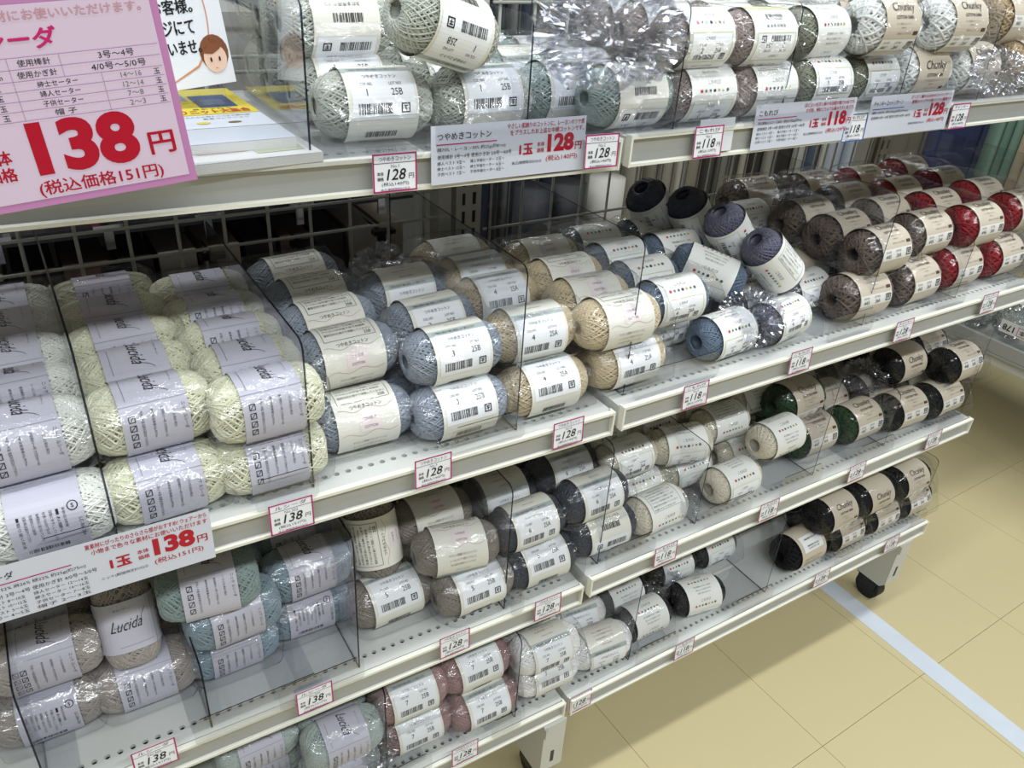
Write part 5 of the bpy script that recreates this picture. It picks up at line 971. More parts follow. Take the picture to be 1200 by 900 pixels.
def yarn_mesh(k):
    s = SH[k]; w = s['w']; N = s['N']; S = 34
    V = []; F = []
    # solid core under the windings
    nu, nv = 22, 28
    ph = np.concatenate([[.0005, .004, .02, .05], np.linspace(.12, math.pi - .12, nu - 8), math.pi - np.array([.05, .02, .004, .0005])]); tv = np.linspace(0, 2 * math.pi, nv, endpoint=False)
    P, T = np.meshgrid(ph, tv, indexing='ij')
    g = surf(k, P, T, -w * 0.9)
    if s['hole']:
        rr = np.sqrt(g[..., 1] ** 2 + g[..., 2] ** 2)
        dip = np.clip(1.6 - (rr / (s['hole'] * 1.1)) ** 2, 0, 1)
        g[..., 0] -= np.sign(g[..., 0]) * dip * 0.030
    V += [tuple(v) for v in g.reshape(-1, 3)]
    for i in range(nu - 1):
        for j in range(nv):
            F.append((i * nv + j, i * nv + (j + 1) % nv, (i + 1) * nv + (j + 1) % nv, (i + 1) * nv + j))
    F.append(tuple(range(nv))); F.append(tuple(reversed(range((nu - 1) * nv, nu * nv))))
    # one strand wound over and over, tilted, in two crossing directions, evenly along the profile
    n = N * S; t = np.arange(n) * 2 * math.pi / S; loop = t / (2 * math.pi)
    pf = np.concatenate([np.geomspace(1e-5, .3, 500), np.linspace(.3, math.pi - .3, 600)[1:-1], math.pi - np.geomspace(1e-5, .3, 500)[::-1]])
    px = s['a'] * sgp(np.cos(pf), s['p']); pr = s['R'] * np.abs(np.sin(pf)) ** s['q']
    al = np.concatenate([[0], np.cumsum(np.hypot(np.diff(px), np.diff(pr)))])
    l0 = np.interp(s['cap'], pr[:550], al[:550]); l1 = al[-1] - l0
    wav = .55 * np.cos(t) + .45 * (2 / math.pi) * np.arcsin(np.cos(t))
    wav = wav * (1 - s['cv'] * (0.5 + 0.5 * np.sin(loop * 2.39)) ** 2)
    phi = np.interp(l0 + (l1 - l0) * (.5 + .5 * wav), al, pf)
    th = t * (1 + 1.0 / N)
    off = w * (0.15 + 0.30 * (1 + np.tanh(3 * np.sin(t) * np.cos(1.5 * th + loop * .05)))) + w * 0.12 * np.sin(loop * 1.7)
    C = surf(k, phi, th, off)
    e = 1e-3
    Nn = np.cross(surf(k, phi + e, th) - surf(k, phi - e, th), surf(k, phi, th + e) - surf(k, phi, th - e))
    Nn /= (np.linalg.norm(Nn, axis=1, keepdims=True) + 1e-12)
    sg = np.sign((Nn * C).sum(1, keepdims=True)); Nn *= sg
    Tn = np.gradient(C, axis=0); Tn /= np.linalg.norm(Tn, axis=1, keepdims=True)
    Sd = np.cross(Tn, Nn); Sd /= (np.linalg.norm(Sd, axis=1, keepdims=True) + 1e-12)
    b0 = len(V)
    rib = np.stack([C - Sd * w * .46 - Nn * w * .60, C - Sd * w * .24 + Nn * w * .24, C + Sd * w * .24 + Nn * w * .24, C + Sd * w * .46 - Nn * w * .60], 1).reshape(-1, 3)
    V += [tuple(v) for v in rib]
    for i in range(n - 1):
        a = b0 + i * 4
        for j in range(3):
            F.append((a + j, a + j + 1, a + j + 5, a + j + 4))
    me = bpy.data.meshes.new('yarn'); me.from_pydata([tuple(map(float, v)) for v in V], [], F)
    me.materials.append(M_YARN[k]); me.polygons.foreach_set('use_smooth', np.ones(len(me.polygons), dtype=bool)); me.update()
    return me

# label bands, laid out unrolled: x along the ball, y around it (0 = front, up over the top)
def wrap(k):
    s = SH[k]; base = s['R'] + s['w'] * 1.28
    if k == 'L':
        tt = np.linspace(0, 2 * math.pi, 1441)
        pts = np.stack([-base * sgp(np.cos(tt), .72) * .97, base * sgp(np.sin(tt), .72)], 1)
        d = np.concatenate([[0], np.cumsum(np.linalg.norm(np.diff(pts, axis=0), axis=1))])
        def f(x, y, z):
            u = y % d[-1]; a = np.interp(u, d, tt); r = base + z
            return (x, float(-r * sgp(np.cos(a), .72) * .97), float(r * sgp(np.sin(a), .72)))
        return f, float(d[-1])
    def f(x, y, z):
        a = y / base; r = base + z - 0.10 * x * x   # the band bellies a little
        return (x, -r * math.cos(a), r * math.sin(a))
    return f, 2 * math.pi * base

def lbl_T(no, lot, no_sticker=False):
    s = Sheet(); f, Cc = wrap('T'); W = .033
    s.rect(-W, 0, W, Cc, (232, 231, 220)); z1, z2, z3 = .0004, .0007, .0010
    # sticker at the front
    s.rect(-W, .046, W, .053, (176, 186, 184), z1); s.text('・ご使用の素材や編む速度により異なります', -.029, .0475, .0032, INK, .05, z2)
    s.rect(-.029, .001, .030, .046, (240, 243, 246), z1)
    s.text('つやめきコットン', 0, .0375, .0042, INK, .032, z2, anchor='c')
    s.text('COL NO', -.020, .0305, .0028, INK, .0115, z2); s.text('LOT NO', .007, .0305, .0028, INK, .0115, z2)
    s.text(no, -.015, .0215, .0060, INK, None, z2); s.text(lot, .008, .0215, .0060, INK, .0105, z2)
    s.barcode(-.024, .006, .032, .009, INK, z2, 3); s.recycle(.020, .0105, .0042, INK, z2)
    # description lines
    for i, tx in enumerate(['やさしい肌触りのコットンに', 'レーヨンのツヤ感をプラスした', 'お上品な中細コットンです']):
        s.text(tx, 0, .080 - i * .0062, .0034, (120, 90, 90), .036 - .002 * i, z1, anchor='c')
    s.text('MADE IN JAPAN', 0, .0585, .0022, GREY, .018, z1, anchor='c')
    # logo zone with thin waving lines
    s.rect(-.010, .094, .013, .113, (236, 224, 224), z1)
    s.text('つやめき', 0.0015, .1055, .0035, (90, 80, 80), .013, z2, anchor='c'); s.text('COTTON', .0015, .0975, .0028, (110, 95, 95), .014, z2, anchor='c')
    for a in range(2):
        for i in range(16):
            x0 = -.030 + i * .00375; x1 = x0 + .00375
            g0, g1 = (.0915 + a * .026 + .0022 * math.sin(i * .8 + a), .0915 + a * .026 + .0022 * math.sin((i + 1) * .8 + a))
            s.quad([(x0, g0), (x1, g1), (x1, g1 + .0005), (x0, g0 + .0005)], (190, 160, 160), z1)
    # information box
    s.frame(-.028, .126, .028, .166, .0006, GREY, z1)
    s.text('標準状態重量25g(糸長約81m)', 0, .1605, .0032, INK, .046, z1, anchor='c')
    for i, tx in enumerate(['綿70% レーヨン30%  使用棒針3〜4号', 'かぎ針2/0〜4/0号 標準ゲージ10cm', '洗濯は手洗いでお願いします', 'アイロンは中温であて布使用', '直射日光を避けて保管してください']):
        s.text(tx, -.025, .1545 - i * .0054, .0031, INK, .050 - (i % 2) * .004, z1)
    s.text('つやめきコットン', 0, .1185, .0045, INK, .034, z1, anchor='c'); s.text(lot, .016, .128, .0035, INK, None, z2)
    # tail: maker line and second barcode
    s.barcode(-.016, .184, .030, .008, INK, z1, 8); s.text('毛糸だま手芸クラブ', 0, .1735, .0045, INK, .040, z1, anchor='c')
    return s.build('label_band', f, mesh_only=True)

DOTS = [(196, 64, 66), (104, 134, 104), (84, 110, 104), (62, 66, 92), (206, 176, 84), (132, 138, 108), (98, 104, 92)]
def lbl_K(no, lot, greenish=True):
    s = Sheet(); f, Cc = wrap('K'); W = .0335; z1, z2 = .0004, .0007
    s.rect(-W, 0, W, Cc, (236, 237, 233))
    s.rect(-.029, .001, .028, .030, (242, 244, 246), z1); 
    if greenish: s.frame(-.030, .000, .029, .031, .0007, (205, 212, 150), z2)
    s.text('こもれび', -.004, .0235, .0036, INK, .013, z2, anchor='c')
    s.text('COL NO', -.019, .0175, .0026, INK, .010, z2); s.text('LOT NO', .005, .0175, .0026, INK, .010, z2)
    s.text(no, -.015, .0105, .0052, INK, None, z2); s.text(lot, .005, .0105, .0052, INK, .0095, z2)
    s.barcode(-.022, .003, .030, .006, INK, z2, 5); s.recycle(.019, .0065, .0035, INK, z2)
    for i, c in enumerate(DOTS): s.dot(-.020 + i * .0064, .041, .0021 if i % 3 == 0 else .0017, c, z1)
    s.text('こもれび', 0, .0475, .0050, GREY, .019, z1, anchor='c')
    for i in range(3): s.text(['再生繊維セルロース80%', '麻のような風合いの糸', '季節を問わず使えます'][i], 0, .0715 - i * .0056, .0028, (125, 125, 122), .034 - i * .004, z1, anchor='c')
    for i, c in enumerate(DOTS): s.dot(-.020 + i * .0064, .083, .0019 if i % 2 == 0 else .0015, DOTS[(i * 3) % 7], z1)
    s.text('こもれび', 0, .0895, .0052, GREY, .019, z1, anchor='c')
    s.frame(-.027, .104, .027, .142, .0005, GREY, z1)
    s.text('標準状態重量25g', 0, .1365, .0030, INK, .032, z1, anchor='c')
    for i in range(6): s.text(['綿20% 使用棒針3〜4号', 'かぎ針2/0〜4/0号 標準ゲージ', '洗濯は手洗いでお願いします', 'アイロンは中温であて布', '直射日光を避けてください', '色落ちすることがあります'][i], -.024, .1315 - i * .0052, .0028, INK, .046 - (i % 2) * .006, z1)
    s.rect(-W, .150, W, .163, (214, 216, 168), z1); s.text('実際の編み図は こちらから', -.028, .1545, .0042, INK, .034, z2)
    s.barcode(-.014, .172, .026, .008, INK, z1, 11); s.text('毛糸だま手芸', 0, .184, .0040, INK, .030, z1, anchor='c')
    return s.build('label_band', f, mesh_only=True)

def lbl_C(no, lot):
    s = Sheet(); f, Cc = wrap('C'); W = .034; z1, z2 = .0005, .0009
    s.rect(-W, 0, W, Cc, (207, 196, 177))
    s.rect(-W + .001, .010, W - .001, .026, (236, 234, 228), z1)
    s.text('COL NO', -.028, .0205, .0030, INK, .012, z2); s.text('LOT NO', -.005, .0205, .0030, INK, .012, z2)
    s.text(no, -.027, .0125, .0058, INK, None, z2); s.text(lot, -.003, .0125, .0058, INK, .011, z2); s.recycle(.025, .018, .0052, INK, z2)
    s.rect(.022, .031, .031, .0355, (88, 60, 50), z1); s.text('毛糸ピエロ手芸', -.010, .032, .0024, (120, 100, 85), .028, z1)
    s.text('Chunky', 0, .0555, .0145, (40, 34, 32), .043, z1, bold=0.0, shear=.22, anchor='c')
    s.text('COTTON YARN', 0.001, .0495, .0042, (60, 50, 45), .034, z1, bold=.02, anchor='c')
    s.text('ざっくり編めるコットンヤーン', 0, .0430, .0026, (110, 95, 85), .030, z1, anchor='c'); s.text('綿100%', 0, .0385, .0022, (110, 95, 85), .009, z1, anchor='c')
    s.text('|', .002, .112, .008, (170, 90, 60), .0008, z1)
    for i in range(5): s.text(['標準状態重量25g 糸長29m', '使用棒針8〜10号 かぎ針7/0号', '洗濯は手洗いでお願いします', 'アイロンは中温であて布', '直射日光を避けてください'][i], -.026, .150 - i * .006, .0032, (90, 75, 65), .046 - (i % 2) * .006, z1)
    s.rect(-.026, .166, .026, .196, (240, 241, 240), z1); s.barcode(-.016, .175, .033, .015, INK, z2, 21); s.text('4 997103 128', 0, .170, .0030, INK, .028, z2, anchor='c')
    return s.build('label_band', f, mesh_only=True)

def lbl_L(code):
    s = Sheet(); f, Cc = wrap('L'); W = .0275; z1, z2 = .0004, .0007
    LAV = (196, 195, 208)
    s.rect(-W, 0, W, Cc, LAV); h = -math.pi / 2
    # lower front: care marks and text columns read down the skein
    s.rect(-W, .0505, W, .0510, (150, 150, 160), z1)
    for i in range(4):
        y = .042 - i * .0085
        s.frame(-.022, y - .006, -.0165, y, .0007, INK, z1)
        s.quad([(-.0215, y - .0055), (-.0207, y - .0055), (-.017, y - .0005), (-.0178, y - .0005)], INK, z1)
    cols = ['手洗い 中温 塩素系漂白はできません', '標準状態重量25g 約75m', '使用棒針3〜4号 かぎ針4/0〜5/0', 'レーヨン52% 麻26% 綿22%', 'ニッケ ルシーダ']
    for i, tx in enumerate(cols):
        s.text(tx, -.0125 + i * .0085, .045, .0026 if i < 4 else .0036, (70, 70, 80), [.036, .028, .030, .022, .026][i], z1, rot=h)
    # top: script name
    s.text('Lucida', -.0035, .094, .0120, (50, 48, 55), .0300, z1, shear=.35, rot=h)
    s.text('summer yarn', .0, .090, .0022, (90, 88, 96), .020, z1, rot=h)
    for i in range(8):
        a0, a1 = i * .16, (i + 1) * .16
        p0 = (-.002 + .018 * math.sin(a0) , .064 - .006 * (1 - math.cos(a0 * 1.4))); p1 = (-.002 + .018 * math.sin(a1), .064 - .006 * (1 - math.cos(a1 * 1.4)))
        s.quad([p0, p1, (p1[0], p1[1] + .0006), (p0[0], p0[1] + .0006)], (50, 48, 55), z1)
    s.text('サマーヤーン', .0185, .088, .0022, (90, 88, 96), .018, z1, rot=h); s.rect(-.021, .055, -.0205, .088, (140, 140, 150), z1)
    # back: text block and maker's ring
    for i in range(8):
        s.text(['■取り扱い方法', '洗濯の際は液温を守ってください', '蛍光増白剤の入らない洗剤を使用', '長時間水に浸さないでください', '色の濃いものは分けて洗います', '日陰に平干ししてください', '■お願い', '編み始める前に糸の量を確認'][i], -.021 + i * .0047, .150, .0024, INK, .030 - (i * 7 % 5) * .003, z1, rot=h)
    s.dot(.020, .150, .0042, INK, z1, 14); s.dot(.020, .150, .0033, LAV, z2, 14); s.text('S', .020, .1482, .0036, INK, None, .0009, anchor='c', bold=.02)
    s.text(code, .0225, .138, .0028, INK, .020, z1, rot=h)
    s.barcode(-.018, .112, .030, .0045, INK, z1, 31)
    s.V = [(x, y - .024, z) for x, y, z in s.V]
    return s.build('label_band', f, mesh_only=True)

YCOL = {'w': (186, 191, 180), 'sea': (172, 188, 182), 'tp': (160, 146, 140), 'sg': (134, 138, 118), 'wh': (226, 228, 226), 'tan': (172, 152, 120),
        'whL': (232, 233, 226), 'crm': (222, 222, 196), 'sb': (146, 155, 168), 'ec': (206, 190, 158), 'st': (92, 110, 130), 'pg': (92, 92, 112), 'pgd': (50, 54, 72),
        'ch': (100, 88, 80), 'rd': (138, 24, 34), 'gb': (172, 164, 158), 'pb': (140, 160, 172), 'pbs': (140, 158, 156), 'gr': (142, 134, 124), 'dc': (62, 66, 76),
        'cm': (214, 208, 190), 'gn': (40, 66, 38), 'bk': (9, 9, 13), 'pk': (168, 136, 134), 'wt': (246, 246, 244), 'sf': (176, 188, 184)}
LB = {}
def label_mesh(ty, c):
    spec = {('T', 'w'): ('1', '25B'), ('T', 'sea'): ('2', '26A'), ('T', 'sb'): ('3', '25B'), ('T', 'ec'): ('4', '25A'), ('T', 'gr'): ('5', '25B'), ('T', 'dc'): ('6', '25A'),
            ('K', 'tp'): ('2', '25A'), ('K', 'sg'): ('3', '25B'), ('C', 'ch'): ('445', '26A'), ('C', 'rd'): ('446', '26A'), ('C', 'bk'): ('448', '26A'), ('C', 'gn'): ('447', '26A')}
    no, lot = spec.get((ty, c), {'T': ('7', '25B'), 'K': ('4', '26A'), 'C': ('441', '26A'), 'L': ('', '')}[ty])
    key = (ty, no, lot)
    if key not in LB:
        LB[key] = {'T': lambda: lbl_T(no, lot), 'K': lambda: lbl_K(no, lot), 'C': lambda: lbl_C(no, lot), 'L': lambda: lbl_L('LC-306-25A')}[ty]()
    return LB[key]
YM = {k: yarn_mesh(k) for k in SH}
YARN = {}; BAND = {}
NAMES = {'T': 'cotton_yarn_ball', 'K': 'fine_yarn_ball', 'C': 'thick_yarn_ball', 'L': 'yarn_skein'}
SHELFN = {'A': 'yarn balls on the top shelf', 'B': 'yarn balls on the second shelf', 'C': 'yarn balls on the third shelf', 'D': 'yarn balls on the bottom shelf'}
for sh, ty, c, x, y, z, yaw, pit, roll, flip, idx, lab in BALLS:
    t = empty(NAMES[ty], (x, y, z), (roll if ty != 'L' else [0, math.pi][abs(roll) > 1.5] + max(-.25, min(.25, roll if abs(roll) < 1.5 else roll - 2.6)), math.radians(-pit) + (math.pi if flip else 0), math.radians(yaw)))
    tag(t, lab, 'yarn ball', SHELFN[sh])
    yo = bpy.data.objects.new('yarn', YM[ty]); COL.objects.link(yo); yo.parent = t
    yo.rotation_euler = (random.uniform(0, 6.28) if ty != 'L' else random.choice([0, math.pi]), 0, 0)
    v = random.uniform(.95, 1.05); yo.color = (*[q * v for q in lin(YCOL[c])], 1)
    bo = bpy.data.objects.new('label_band', label_mesh(ty, c)); COL.objects.link(bo); bo.parent = t

# ------------------------------------------------------------------ cellophane sleeves round rows of balls
def sleeve(x, y0, y1, z0, z1, w, label, seed, bulge=0.0655, front=0.012):
    """thin film tube pulled over a row, dipping between the balls, pinched shut in front"""
    r = random.Random(seed); nu = 40; nv = 30; V = []; F = []
    cy = (y0 + y1) / 2; hz = (z1 - z0) / 2; cz = (z0 + z1) / 2; hy = (y1 - y0) / 2
    ph = [(r.uniform(0, 6.28), r.uniform(2, 6), r.uniform(2, 6)) for _ in range(5)]
    for i in range(nu + 1):
        s = i / nu; y = -hy - front + (2 * hy + front + .004) * s
        # end closure
        e = min(1.0, (s * (2 * hy + front)) / (front + 0.028)); e = math.sin(e * math.pi / 2) ** .7
        e2 = min(1.0, (1 - s) * 2 * hy / 0.02); e2 = math.sin(e2 * math.pi / 2) ** .6
        k = max(.02, e * e2); dip = 0.0035 * (math.sin(math.pi * (y + hy) / bulge) ** 2)
        for j in range(nv):
            a = 2 * math.pi * j / nv; ca, sa = math.cos(a), math.sin(a)
            px = (w / 2) * math.copysign(abs(ca) ** .35, ca); pz = (hz + .001 - .0035 + dip) * math.copysign(abs(sa) ** .4, sa)
            nz = sum(math.sin(p + q * a + u * s * 6) for p, q, u in [(p, round(q), u) for p, q, u in ph]) * .0006
            kk = k ** (0.35 if abs(ca) > abs(sa) else 1)
            zz = pz * k + nz * (1 if sa > -.3 else 0) - (1 - k) * hz * .35
            V.append((px * (0.72 + .28 * k) + nz, y, max(zz, -hz + .0003)))
    for i in range(nu):
        for j in range(nv):
            F.append((i * nv + j, i * nv + (j + 1) % nv, (i + 1) * nv + (j + 1) % nv, (i + 1) * nv + j))
    o = mesh_obj('cellophane_bag', V, F, M_FILM, None, True)
    o.location = (x, cy, cz)
    return tag(o, label, 'bag', 'cellophane bags over rows of yarn')
for i, a in enumerate(BAGS):
    sleeve(*a, seed=i + 1)

def crumple(loc, sx, sy, sz, label, seed, rot=0.0, m=None):
    """a loose empty cellophane bag, folded and creased"""
    import bmesh
    from mathutils import noise
    bm = bmesh.new(); bmesh.ops.create_icosphere(bm, subdivisions=5, radius=1.0)
    for v in bm.verts:
        p = v.co * 2.6 + Vector((seed * 3.1, seed, 0))
        d = abs(noise.noise(p)) * 1.2 + abs(noise.noise(p * 2.1)) * .7 + abs(noise.noise(p * 4.5)) * .3
        v.co *= (1.0 - .42 * d)
        v.co = Vector((v.co.x * sx, v.co.y * sy, v.co.z * sz))
    me = bpy.data.meshes.new('loose_bag'); bm.to_mesh(me); bm.free(); me.materials.append(m or M_CRUMP)
    o = bpy.data.objects.new('crumpled_bag', me); COL.objects.link(o); o.location = loc; o.rotation_euler = (0, 0, rot)
    return tag(o, label, 'bag')
for a in CRUMPLES: crumple(*a)

# ------------------------------------------------------------------ price tags in the rails
def flat(x, y, z): return (x, -z, y)
def price_tag(name, no, price, tax, w=.046, h=.036, edge=MAG):
    s = Sheet(); z1, z2 = .0003, .0006
    s.rect(-w/2, -h/2, w/2, h/2, (236, 238, 242)); s.frame(-w/2, -h/2, w/2, h/2, .0014, edge, z1)
    s.rect(-w/2, h/2 - .0085, w/2, h/2 - .0080, (90, 70, 90), z1)
    s.text(name, 0, h/2 - .0068, .0042, INK, w * .72, z1, anchor='c'); 
    if no: s.text(no, 0, h/2 - .0125, .0030, GREY, None, z1, anchor='c')
    s.text('本体', -w/2 + .004, -.002, .0032, INK, .006, z1, bold=.02); s.text('価格', -w/2 + .004, -.0065, .0032, INK, .006, z1, bold=.02)
    s.text(price, 0.0005, -.0065, .0098, INK, .0175, z1, bold=.010, shear=.2, anchor='c'); s.text('円', w/2 - .0080, -.0060, .0046, INK, .0050, z1)
    s.text('(税込%s円)' % tax, 0, -.0118, .0038, INK, .026, z1, anchor='c'); s.text('後正(期間限定EOS)⑤', 0, -.0158, .0024, INK, .028, z1, anchor='c')
    # back face so that the card has a rear side
    s.quad([(-w/2, -h/2), (-w/2, h/2), (w/2, h/2), (w/2, -h/2)], (225, 225, 225), -.0004)
    return s
KT, KK, KC, KL = 'つやめきコットン', 'こもれび', 'チャンキー', 'ルシーダ'
for x, y, z, nm, no, pr, tx, ww, lab, ec in TAGS:
    o = price_tag({'T': KT, 'K': KK, 'C': KC, 'L': KL}[nm], no, pr, tx, w=ww, h=.0335, edge=ec).build('price_tag', flat, mat_=M_PRINTG)
    o.location = (x, y, z); o.rotation_euler = (math.radians(-4), .014 if x < -.01 else 0, 0)
    tag(o, lab, 'price tag', 'small price tags in the shelf rails')

def put(s, name, loc, rot, label, cat, group=None, back=None):
    if back: s.quad([(back[0], back[1]), (back[0], back[3]), (back[2], back[3]), (back[2], back[1])], (228, 228, 230), -.0005)
    o = s.build(name, flat, mat_=M_PRINTG); o.location = loc; o.rotation_euler = rot
    return tag(o, label, cat, group)

def pop_card(w, h, title, tcol, comp, lines, blurb, price, tax, maker, tw):
    s = Sheet(); z1 = .0003; P = (208, 212, 224)
    s.rect(0, 0, w, h, P)
    k = h / .050
    s.text(title, .006, h - .0125 * k, .0062 * k, INK, tw, z1, bold=.01); s.rect(.005, h - .0165 * k, w * .40, h - .0155 * k, tcol, z1)
    s.text(comp[0], .006, h - .0225 * k, .0040 * k, INK, w * .42, z1); s.text(comp[1], .006, h - .0285 * k, .0038 * k, INK, w * .46, z1)
    for i, (a, b) in enumerate(lines):
        yy = h - (.0335 + i * .0046) * k
        s.text(a, .006, yy, .0032 * k, INK, w * .17, z1); s.text(b, w * .235, yy, .0032 * k, INK, w * .215, z1)
    for i, tx in enumerate(blurb): s.text(tx, w * .985, h - (.0068 + i * .0060) * k, .0046 * k, RED, w * (.52 if i == 0 else .50), z1, bold=.015, anchor='r')
    s.text('1玉', w * .55, h - .0305 * k, .0092 * k, RED, w * .085, z1, bold=.07)
    s.text('本体', w * .665, h - .0245 * k, .0040 * k, RED, w * .05, z1, bold=.02); s.text('価格', w * .665, h - .0300 * k, .0040 * k, RED, w * .05, z1, bold=.02)
    s.text(price, w * .735, h - .0305 * k, .0165 * k, RED, w * .185, z1, bold=.05); s.text('円', w * .93, h - .0300 * k, .0070 * k, RED, w * .045, z1, bold=.03)
    s.text('(税込%s円)' % tax, w * .73, h - .0395 * k, .0060 * k, RED, w * .22, z1, bold=.01); s.text(maker, w * .50, h - .0395 * k, .0032 * k, INK, w * .20, z1)
    return s
S1 = [('婦人ベスト 9玉〜', '婦人半袖セーター 12玉〜'), ('紳士ベスト 13玉〜', '紳士半袖セーター 16玉〜'), ('子供ベスト 7玉〜', '子供半袖セーター 8玉〜')]
c1 = pop_card(.170, .052, KT, MAG, ('綿70%・レーヨン30% 約25g(約81m)', '使用棒針 3号〜4号 使用かぎ針 2/0号〜4/0号'), S1,
              ('やさしい肌触りのコットンに、レーヨンのツヤ感', 'をプラスしたお上品な中細コットンです。'), '128', '140', '後正(期間限定EOS)⑤', .056)
put(c1, 'price_card', (-.2235, .0535, .3045), (math.radians(-3), .006, 0), 'long white price card for glossy cotton yarn, red 128, on the top rail', 'price card', None, (0, 0, .170, .052))
c2 = pop_card(.173, .050, KK, MAG, ('再生繊維(セルロース)80%・麻20% 約25g(約91m)', '使用棒針 3号〜4号 使用かぎ針 2/0号〜4/0号'), S1,
              ('ほどよい光沢と麻の毛羽感が魅力の糸です。', 'かぎ針、棒針どちらでも編みやすい糸です。'), '118', '129', '後正(期間限定EOS)⑤', .030)
put(c2, 'price_card', (.1790, .0485, .3030), (math.radians(-3), 0, 0), 'white price card with red 118, right of the single small tag on top rail', 'price card', None, (0, 0, .173, .050))
c3 = pop_card(.172, .050, 'チャンキーコットンヤーン', (50, 100, 170), ('綿100% 約25g(約29m)', '使用棒針 8号〜10号 使用かぎ針 7/0号〜8/0号'), [],
              ('ざくざく編める太めのコットンヤーン', '夏場のバッグや小物づくりに最適です'), '128', '140', '(期間限定EOS)⑤', .058)
put(c3, 'price_card', (.3820, .0485, .3020), (math.radians(-3), 0, 0), 'white price card with blue rule and red 128, under the thick white balls', 'price card', None, (0, 0, .172, .050))
S4 = [('婦人ベスト 8〜10玉', '婦人セーター 12〜14玉'), ('紳士ベスト 10〜12玉', '紳士セーター 14〜16玉'), ('子供ベスト 5〜6玉', '子供セーター 7〜8玉'), ('マフラー 4〜5玉', '帽子 2〜3玉')]
c4 = pop_card(.184, .054, KL, MAG, ('レーヨン52% 麻26% 綿22% 約25g(約75m)', '使用棒針 3号〜4号 使用かぎ針 4/0号〜5/0号'), S4,
              ('夏素材にぴったりのさらさら感がおすすめ! ウェアーから', '小物まで色々な素材にお使いいただけます'), '138', '151', 'ニッケ(期間限定EOS)⑤', .028)
put(c4, 'price_card', (-.6490, -.0030, .0090), (math.radians(-2), .012, 0), 'long white price card with red 138 at the left end of the second shelf rail', 'price card', None, (0, 0, .184, .054))
# blank white slip behind the komorebi tag and the blue-edged tag
s = Sheet(); s.rect(0, 0, .052, .036, (226, 228, 232)); put(s, 'paper_slip', (.098, .0505, .3060), (math.radians(-3), 0, 0), 'blank white paper slip behind the first small tag of the right section, top rail', 'paper', None, (0, 0, .052, .036))
# pink poster
s = Sheet(); w_, h_ = .215, .129; PK = (190, 130, 178); z1 = .0003; PP = (214, 194, 214)
s.rect(0, 0, w_, h_, PK); s.rect(.005, .005, w_ - .005, h_ - .0045, PP, z1); z1 = .0006
s.text('いろいろな素材にお使いいただけます。', w_ - .011, h_ - .0135, .0062, (200, 150, 160), .130, z1, bold=.02, anchor='r')
s.text('ルシーダ', w_ - .066, h_ - .030, .0120, (196, 40, 110), .056, z1, bold=.05, anchor='r', shear=.1)
Y = [h_ - .0345, h_ - .0415, h_ - .0485, h_ - .0545, h_ - .0605, h_ - .0665, h_ - .0725]
for yy in Y: s.rect(.008, yy, w_ - .006, yy + .0003, (180, 140, 180), z1)
for xx, a, b in ((w_ - .097, 0, 2), (w_ - .067, 0, 2), (w_ - .097, 2, 6), (w_ - .045, 2, 6)): s.rect(xx, Y[b], xx + .0003, Y[a], (180, 140, 180), z1)
s.text('使用棒針', w_ - .082, Y[1] + .0015, .0042, INK, .019, z1, anchor='c'); s.text('3号〜4号', w_ - .033, Y[1] + .0015, .0044, INK, .022, z1, anchor='c')
s.text('使用かぎ針', w_ - .082, Y[2] + .0015, .0042, INK, .023, z1, anchor='c'); s.text('4/0号〜5/0号', w_ - .033, Y[2] + .0015, .0044, INK, .034, z1, anchor='c')
s.text('綿22%', w_ - .102, Y[1] + .0015, .0042, INK, None, z1, anchor='r'); s.text('約70m', w_ - .102, Y[2] + .0015, .0042, INK, None, z1, anchor='r')
for i, (a, b) in enumerate((('紳士セーター', '14〜16'), ('婦人セーター', '12〜14'), ('子供セーター', '7〜8'), ('帽 子', '2〜3'))):
    s.text(a, w_ - .072, Y[3 + i] + .0012, .0038, INK, .024 if i < 3 else .013, z1, anchor='c'); s.text(b, w_ - .027, Y[3 + i] + .0014, .0034, GREY, .013 if i < 2 else .010, z1, anchor='c')
    s.text('玉', w_ - .0105, Y[3 + i] + .0012, .0036, INK, None, z1, anchor='c'); s.text('玉', w_ - .107, Y[3 + i] + .0012, .0036, INK, None, z1, anchor='c')
s.text('138', w_ - .0330, .0205, .0350, RED, .0660, z1, bold=.045, anchor='r'); s.text('円', w_ - .0100, .0230, .0150, RED, .0165, z1, bold=.03, anchor='r')
s.text('本体', w_ - .112, .0310, .0090, RED, .018, z1, bold=.03, anchor='r'); s.text('価格', w_ - .112, .0200, .0090, RED, .018, z1, bold=.03, anchor='r')
s.text('(税込価格151円)', w_ - .0220, .0060, .0110, RED, .0800, z1, bold=.015, anchor='r')
s.V = [(x - w_, y, z) for x, y, z in s.V]
put(s, 'pink_poster', (-.4300, .026, .3395), (math.radians(-1), math.radians(-4.7), 0), 'big pink-bordered price poster with red 138 at the upper left corner', 'poster', None, (-w_, 0, 0, h_))
